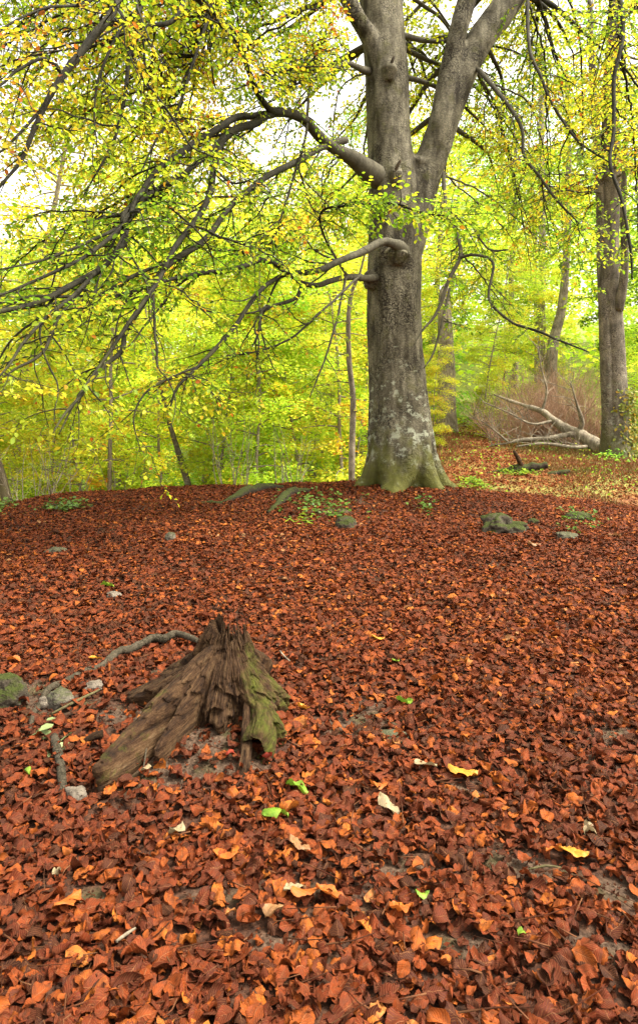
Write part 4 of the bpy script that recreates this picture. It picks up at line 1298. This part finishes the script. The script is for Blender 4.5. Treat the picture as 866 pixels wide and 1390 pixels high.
# long root snaking away behind the stump
def ground_tube(name, label, cat, pts, mat, sink=.25, sides=12, group=None, lump=.15, parent=None):
    P = []
    for px, py, w, up in pts:
        p = gpt(px, py)
        rr = w / F * p[1]
        p[2] += rr * (1 - sink * 2) + up
        P.append((p, rr))
    org = P[0][0].copy()
    A = np.array([p for p, _ in P]) - org
    A, R = path(A, [q_ for _, q_ in P], .025)
    g = Geo()
    tube(g, A, R, sides, True, lump=lump, seed=len(pts))
    o = g.build(name, mat)
    o.location = org
    return tag(o, label, cat, group)


ground_tube('exposed_root', 'long grey root snaking over the litter behind the stump to the left', 'root',
            [(268, 884, 4, .05), (240, 875, 5, .05), (222, 880, 5.6, .04), (205, 880, 5.2, .04), (176, 893, 5.6, .03), (160, 896, 5, .03), (136, 912, 5.2, .01), (116, 917, 4.6, .01), (90, 932, 4.8, .01), (66, 944, 4.6, .02), (57, 960, 4.2, .01), (45, 978, 4, .01), (40, 1000, 2.4, 0)], M['wood_root'], .25, 14, None, .4)
ground_tube('stick', 'short grey stick lying upright in the leaves below the green leaf sprig', 'stick', [(73, 1010, 5.5, .01), (80, 1035, 6, .01), (84, 1065, 6, .01), (86, 1092, 6, 0)], M['wood_root'], .1)
ground_tube('stick', 'thin dark twig lying between the long root and the left buttress of the stump', 'stick', [(70, 978, 1.5, .02), (95, 965, 2, .02), (115, 955, 2, .02), (135, 945, 1.2, .02)], M['bark_dark'], 0)
ground_tube('stick', 'short dark mossy stick beside the left buttress of the stump', 'stick', [(113, 1018, 3, .02), (128, 1013, 5, .02), (140, 1009, 5, .02)], M['rotten'], 0)
ground_tube('stick', 'thin pale twig standing in the soil between the stump roots', 'stick', [(193, 1062, 1.2, .01), (199, 1035, 1.2, .05), (203, 1008, 1, .09)], M['wood_root'], 0)
ground_tube('stick', 'thin curved pale twig right of the stump top', 'stick', [(374, 880, 1, .02), (382, 893, 1.1, .02), (393, 905, 1, .02)], M['wood_dead'], 0)
ground_tube('stick', 'pale twig in the litter at the bottom edge', 'stick', [(158, 1300, 2, .03), (172, 1288, 2.2, .03), (184, 1280, 1.5, .03)], M['wood_dead'], 0)
ground_tube('stick', 'thin dark twig on bare soil near the right edge', 'stick', [(718, 1188, 1.3, .01), (742, 1184, 1.6, .01), (762, 1186, 1, .01)], M['bark_dark'], 0)
# mossy roots of the great beech on the crest
mg = rock_mat('mossy_root_bark', (.016, .012, .008), (.045, .034, .022), .9)
ground_tube('mossy_root', 'mossy root humped over the crest left of the great trunk', 'root', [(303, 684, 3, .0), (318, 679, 6, .0), (333, 673, 6.5, .02), (348, 668, 6, .02), (365, 665, 5, .01), (385, 664, 3, 0)], mg, .3, 16, None, .5)
ground_tube('mossy_root', 'low mossy root at the left end of the humped root', 'root', [(272, 685, 2.5, 0), (286, 684, 4, .0), (302, 685, 3, 0)], mg, .35, 14, None, .5)
ground_tube('mossy_root', 'pale tipped mossy root slanting down to the leaves beside the ivy', 'root', [(364, 698, 3, .0), (376, 688, 4.5, .0), (388, 678, 6, .02), (400, 671, 6, .02), (420, 669, 4, .0)], mg, .3, 16, None, .5)


# ------------------------------------------------------------------ stones
def rock(px, py, w, h, mat, label, name='stone', sink=.35, seed=0, group=None, rough=.35):
    p = gpt(px, py)
    d = p[1]
    import bmesh
    bm = bmesh.new()
    bmesh.ops.create_icosphere(bm, subdivisions=5, radius=1)
    V = np.array([v.co[:] for v in bm.verts])
    V = V * (1 + rough * fbm(V * 1.4, 2, seed) + rough * .35 * fbm(V * 4.5, 4, seed + 5))[:, None]
    V = V * np.array([w / F * d / 2, w / F * d / 2 * .8, h / F * d / 2 * 1.35])
    for v, c in zip(bm.verts, V):
        v.co = c
    me = bpy.data.meshes.new(name)
    bm.to_mesh(me)
    bm.free()
    me.polygons.foreach_set('use_smooth', np.ones(len(me.polygons), bool))
    me.materials.append(mat)
    o = bpy.data.objects.new(name, me)
    COL.objects.link(o)
    o.location = p + [0, 0, h / F * d / 2 * (1 - sink)]
    return tag(o, label, 'stone', group)


rock(684, 722, 48, 26, M['rock_moss'], 'large dark green mossy boulder in the litter right of the great beech', 'boulder', .55, 23, rough=.85)
rock(231, 735, 14, 12, M['rock_half'], 'small grey mossy stone in the litter below the crest', seed=4)
rock(153, 812, 22, 8, M['rock'], 'flat pale stone near a green leaf left of centre', seed=5)
rock(77, 751, 26, 8, M['rock_half'], 'flat pale stone with moss near the left edge of the slope', seed=6)
rock(8, 955, 52, 40, M['rock_moss'], 'mossy lump of stone at the left edge under the long root', sink=.55, seed=7, rough=.5)
rock(80, 958, 34, 24, M['rock_half'], 'pale stone with green moss under the long root', seed=8)
rock(127, 938, 26, 14, M['rock'], 'grey pointed stone tucked under the long root', seed=9)
rock(62, 962, 18, 14, M['rock'], 'small whitish stone left of the mossy pale stone', seed=10)
rock(102, 1090, 27, 20, M['rock'], 'rough buff stone at the foot of the short grey stick', seed=11)
rock(770, 732, 30, 9, M['rock_half'], 'flat pale stone among green moss on the right of the slope', seed=13)
rock(470, 718, 30, 18, M['rock_moss'], 'green mossy stone below the ivy', seed=14)
rock(785, 708, 36, 12, M['rock_moss'], 'low green mossy hump on the right of the slope', seed=15)
rock(725, 712, 16, 8, M['rock_moss'], 'small mossy lump right of the large boulder', seed=16)
rock(530, 1003, 40, 9, M['rock_half'], 'flat greenish stone flush with the soil in mid slope', seed=17)


# ------------------------------------------------------------------ single leaves that stand out
def one_leaf(px, py, w, ang, c, c2, label, seed, tilt=.25, up=.035, transl=.2, wide=1.0):
    VV, q, uv = curled(15, 9, 1, seed)
    p = gpt(px, py)
    s = w / F * p[1]
    V = VV[0] * [1, wide, .8]
    R = eul(np.array([math.radians(ang)]), np.array([tilt]), np.array([-.35]))[0]
    V = V @ R.T * s
    g = Geo()
    g.add(V, q, uv)
    o = g.build('fallen_leaf', plain_leaf('leaf_' + str(seed), c, c2, transl))
    o.location = p + [0, 0, up]
    return tag(o, label, 'leaf')


LIME, YEL, ORG, RED, PALE = ((.11, .21, .012), (.18, .26, .02)), ((.46, .21, .018), (.40, .15, .014)), ((.40, .11, .014), (.30, .07, .012)), ((.24, .028, .012), (.17, .02, .01)), ((.30, .235, .135), (.22, .165, .085))
BUFF = ((.26, .135, .055), (.20, .09, .035))
for k, (px, py, w, ang, cc, lab) in enumerate([
    (374, 1118, 44, 20, LIME, 'bright lime green fallen leaf below the right root of the stump'),
    (404, 1083, 34, -25, LIME, 'narrow green leaf right of the stump foot'),
    (38, 1061, 26, -20, LIME, 'bright green leaf at the left edge left of the short stick'),
    (549, 962, 26, 5, LIME, 'green leaf in mid slope right of the mossy soil'),
    (147, 801, 22, 10, LIME, 'vivid green leaf beside a flat pale stone high on the left slope'),
    (537, 906, 14, 30, LIME, 'small round green leaf in mid slope'),
    (573, 1232, 22, 10, LIME, 'small green leaf near the bottom, centre'),
    (707, 1285, 18, 70, LIME, 'dark green leaf at the bottom edge right of centre'),
    (628, 1060, 42, 0, YEL, 'broad golden yellow leaf lying on the slope right of centre'),
    (528, 1106, 40, -50, PALE, 'cream underside leaf folded on the litter right of centre'),
    (578, 1050, 34, 15, PALE, 'crumpled whitish leaf left of the golden leaf'),
    (799, 1140, 30, 70, PALE, 'pale cream leaf near the right edge'),
    (400, 1222, 36, 30, PALE, 'curled cream leaf near the bottom, left of centre'),
    (240, 1142, 30, 65, PALE, 'narrow pale green leaf below the soil in front of the stump'),
    (198, 1056, 20, 80, PALE, 'small cream leaf beside the left buttress of the stump'),
    (77, 1202, 20, 80, PALE, 'small cream leaf low on the left'),
    (309, 1176, 44, 20, ORG, 'bright orange leaf below the stump'),
    (92, 1240, 46, 60, ORG, 'long orange leaf at the lower left'),
    (407, 1163, 34, -30, BUFF, 'buff leaf below the lime green leaf'),
    (374, 1254, 40, 35, BUFF, 'broad buff leaf at the bottom left of centre'),
    (415, 1228, 46, 25, ORG, 'broad orange leaf beside the curled cream leaf'),
    (447, 1230, 40, -10, ORG, 'orange leaf at the bottom centre'),
    (779, 1172, 42, 0, YEL, 'yellow orange leaf near the right edge below the pale cream leaf'),
    (752, 1170, 30, 20, ORG, 'small orange leaf left of the yellow orange leaf'),
    (370, 1004, 32, 75, RED, 'round red leaf standing against the right root of the stump'),
    (363, 1038, 24, 60, RED, 'red brown leaf below the round red leaf'),
    (312, 1036, 24, 80, RED, 'red leaf standing in the soil between the stump roots'),
    (412, 970, 24, -15, YEL, 'narrow yellow leaf right of the stump top root'),
    (514, 1078, 30, 10, ORG, 'orange leaf left of the cream folded leaf'),
    (835, 732, 20, 0, BUFF, 'large buff leaf high on the right slope'),
    (725, 744, 18, 0, BUFF, 'buff leaf below the large mossy boulder'),
    (513, 874, 20, 10, YEL, 'small yellow leaf in the upper middle of the slope'),
    (545, 1250, 40, 20, ORG, 'orange brown leaf at the bottom right of centre'),
    (20, 905, 22, 0, ORG, 'orange leaf at the left edge above the long root'),
    (130, 903, 20, 10, YEL, 'yellow leaf resting on the long root'),
]):
    one_leaf(px, py, w, ang, cc[0], cc[1], lab, 500 + k)


# ------------------------------------------------------------------ low plants
def low_plant(name, label, cat, px0, px1, py0, py1, n, size, mat, seed, h=.12, group=None, width=1.2, clump=.5):
    r = np.random.default_rng(seed)
    c = gpt((px0 + px1) / 2, (py0 + py1) / 2)
    st, lb = Geo(), LeafBatch()
    for k in range(n):
        t = r.normal(0, .28)
        p = gpt((px0 + px1) / 2 + (px1 - px0) * t, np.clip((py0 + py1) / 2 + (py1 - py0) * r.normal(0, .28), py0, py1)) - c
        d = unit([r.normal(0, .5), r.normal(0, .5), 1])
        W = wander(p + [0, 0, -.01], d, h * r.uniform(.4, 1.2), 3, r, .05, .15)
        if name != 'ivy':
            W, _ = path([p * .1 + [0, 0, -.02], p * .5 + [0, 0, h * .5], W[-1]], [1, 1, 1], .03)
        tube(st, W, np.linspace(.003, .0015, len(W)), 3, False)
        m = r.integers(2, 5)
        th = r.random(m) * 6.28
        lb.add(np.repeat(W[-1:], m, 0) + r.normal(0, size * .4, (m, 3)), np.stack([np.cos(th), np.sin(th), r.normal(0, .3, m)], -1), np.array([0, -.2, 1.0]) + r.normal(0, .35, (m, 3)), size * (.6 + .7 * r.random(m)), np.clip(clump + r.normal(0, .2, m), 0, 1))
    gl = Geo()
    leaves(gl, np.concatenate(lb.p), np.concatenate(lb.a), np.concatenate(lb.n), np.concatenate(lb.s), np.concatenate(lb.r), width)
    gl.add(np.concatenate(st.v), np.concatenate(st.q), None, rnd=.05)
    o = gl.build(name, mat)
    o.location = c
    return tag(o, label, cat, group)


low_plant('ivy', 'large dark green ivy patch trailing over the crest left of the great trunk', 'ivy', 395, 485, 668, 712, 90, .055, M['leaf_dark'], 1)
low_plant('ivy', 'small ivy sprig below the great trunk', 'ivy', 560, 590, 684, 704, 20, .05, M['leaf_dark'], 2)
low_plant('fern_tuft', 'dark green tuft on the crest near the left edge', 'plant', 60, 112, 685, 700, 60, .06, M['leaf_dark'], 3)
low_plant('fern_tuft', 'green tuft at the left edge on top of the crest', 'plant', -15, 20, 680, 700, 40, .06, M['leaf_dark'], 4)
low_plant('ivy', 'sparse green sprigs on the right slope among moss', 'ivy', 765, 812, 694, 728, 34, .045, M['leaf_dark'], 5)
low_plant('sprig', 'pale green leaf sprig lying above the short grey stick', 'plant', 55, 82, 996, 1022, 5, .05, leaf_mat('pale_sprig', [(0, (.14, .20, .08)), (1, (.22, .27, .12))], .2), 6, .03, clump=.5)
low_plant('grass_tuft', 'bright tuft of narrow green leaves below the pale tipped mossy root', 'plant', 395, 425, 700, 716, 12, .09, M['leaf_green'], 7, .06, width=.35, clump=.6)
low_plant('fern_tuft', 'bright green mossy tuft at the left end of the mossy log', 'plant', 615, 665, 648, 668, 70, .06, M['leaf_green'], 9, .1)
low_plant('fern_tuft', 'low green plants along the front of the mossy log', 'plant', 668, 735, 640, 650, 60, .06, M['leaf_green'], 10, .12)
low_plant('fern_tuft', 'green leafy plants at the foot of the pink grey beech', 'plant', 805, 866, 598, 634, 130, .07, M['leaf_green'], 8, .3)
r = np.random.default_rng(91)
lb = LeafBatch()
n = 900
hz = r.random(n) ** 1.2 * 2.0
aa = np.radians(r.normal(-25, 38, n) - 10 * hz)
cc = np.stack([(838 - HX) / F * 18 + (.40 + .16 * np.exp(-hz * 3) + .06 * r.random(n)) * np.cos(aa), 18 + (.42 + .1 * np.exp(-hz * 3)) * np.sin(aa), rbase[2] + hz], -1)
lb.add(cc, np.stack([r.normal(0, .6, n), r.normal(0, .3, n), r.normal(-.4, .5, n)], -1), np.stack([np.cos(aa), np.sin(aa), .4 + 0 * aa], -1) + r.normal(0, .3, (n, 3)), .10 * (.6 + .6 * r.random(n)), np.clip(.55 + r.normal(0, .25, n), 0, 1))
o = lb.build('ivy', leaf_mat('autumn_ivy', [(0, (.04, .09, .012)), (.5, (.16, .20, .02)), (1, (.42, .26, .03))], .3), None)
tag(o, 'yellow green ivy climbing the right side of the pink grey beech', 'ivy')

# ground cover beyond the mound
r = np.random.default_rng(77)
lb = LeafBatch()
n = 7000
y = r.uniform(11, 27, n)
x = r.uniform(.6, 15, n)
P = np.stack([x, y, 0 * x], -1)
m = (fbm(P * .45, 3, 12) + .45 * (1 - sst(1.5, 4.5, x - .12 * (y - 11))) + .25 * sst(15, 20, y)) > r.uniform(-.15, .5, n)
x, y = x[m], y[m]
z = terrain(x, y) + .02 + .30 * r.random(len(x)) ** 3
th = r.random(len(x)) * 6.28
lb.add(np.stack([x, y, z], -1), np.stack([np.cos(th), np.sin(th), r.normal(.5, .5, len(x))], -1), np.array([0, 0, .6]) + r.normal(0, .7, (len(x), 3)), .05 * (.5 + r.random(len(x))), np.clip(.5 + r.normal(0, .25, len(x)), 0, 1))
o = lb.build('undergrowth', M['leaf_green'], None)
tag(o, 'low yellow green undergrowth on the ground beyond the mound', 'undergrowth', kind='stuff')

lb = LeafBatch()
n = 90000
y = 10.8 + 16 * r.random(n) ** 1.2
x = r.uniform(.6, 15, n)
P = np.stack([x, y, 0 * x], -1)
trail = np.exp(-((x - (3.2 + .20 * (y - 11) + .05 * np.clip(y - 14, 0, 9) ** 1.3)) / (.9 + .02 * y)) ** 2)
m = (fbm(P * .6, 3, 15) + .35 + .3 * sst(13, 17, y) - 1.1 * trail - .5 * (1 - sst(11, 14, y)) * sst(2.5, 4, x)) > r.uniform(-.1, .6, n)
x, y = x[m], y[m]
th = r.random(len(x)) * 6.28
lb.add(np.stack([x, y, terrain(x, y)], -1), np.stack([np.cos(th) * .5, np.sin(th) * .5, .75 + .2 * r.random(len(x))], -1), np.stack([np.cos(th + 1.57), np.sin(th + 1.57), 0 * x], -1), .11 * (.4 + r.random(len(x))), np.clip(.5 + .5 * fbm(np.stack([x, y, 0 * x], -1) * .8, 2, 4) + r.normal(0, .2, len(x)), 0, 1))
o = lb.build('rough_grass', leaf_mat('straw_grass', [(0, (.06, .075, .015)), (.3, (.13, .12, .03)), (.55, (.20, .11, .04)), (1, (.19, .07, .025))], .3), None, None, .14)
tag(o, 'rough straw and olive grass on the ground beyond the mound', 'grass', kind='stuff')

# ------------------------------------------------------------------ light, sky, camera
EL, AZ = math.radians(58), math.radians(100)      # soft high sun from the right
w = bpy.data.worlds.new('World')
scene.world = w
w.use_nodes = True
nt = w.node_tree
nt.nodes.clear()
b = NB(nt)
sky = b.n('ShaderNodeTexSky')
sky.sky_type = 'NISHITA'
sky.sun_disc = False
sky.sun_elevation = EL
sky.sun_rotation = AZ
sky.air_density = 1.0
sky.dust_density = 4.0
hs = b.n('ShaderNodeHueSaturation', {'Saturation': .28, 'Color': sky.outputs[0]})
wm = b.mix(1.0, hs.outputs[0], (1.0, .93, .80), 'MULTIPLY')
bg = b.n('ShaderNodeBackground', {'Color': wm, 'Strength': .15})
b.n('ShaderNodeOutputWorld', {'Surface': bg.outputs[0]})

sl = bpy.data.lights.new('sun', 'SUN')
sl.energy = 1.5
sl.angle = math.radians(14)
sl.color = (1, .95, .86)
so = bpy.data.objects.new('sun', sl)
COL.objects.link(so)
from mathutils import Vector
sd = Vector((math.sin(AZ) * math.cos(EL), math.cos(AZ) * math.cos(EL), math.sin(EL)))
so.rotation_euler = (-sd).to_track_quat('-Z', 'Y').to_euler()

cam = bpy.data.cameras.new('camera')
cam.sensor_fit = 'HORIZONTAL'
cam.sensor_width = 36
cam.lens = 36 * F / 866
cam.shift_y = -(695 - HY) / 866
cam.clip_end = 1000
cam.clip_start = .05
c = bpy.data.objects.new('camera', cam)
c.location = (0, 0, CZ)
c.rotation_euler = (math.radians(90), 0, 0)
COL.objects.link(c)
scene.camera = c
vs = scene.view_settings
scene.display_settings.display_device = 'sRGB'
vs.view_transform = 'Standard'
vs.look = 'None'
vs.gamma = 1
vs.use_curve_mapping = False
vs.exposure = 2.2
cy = scene.cycles
cy.max_bounces = 8
cy.diffuse_bounces = 5
cy.transmission_bounces = 4
cy.use_denoising = True
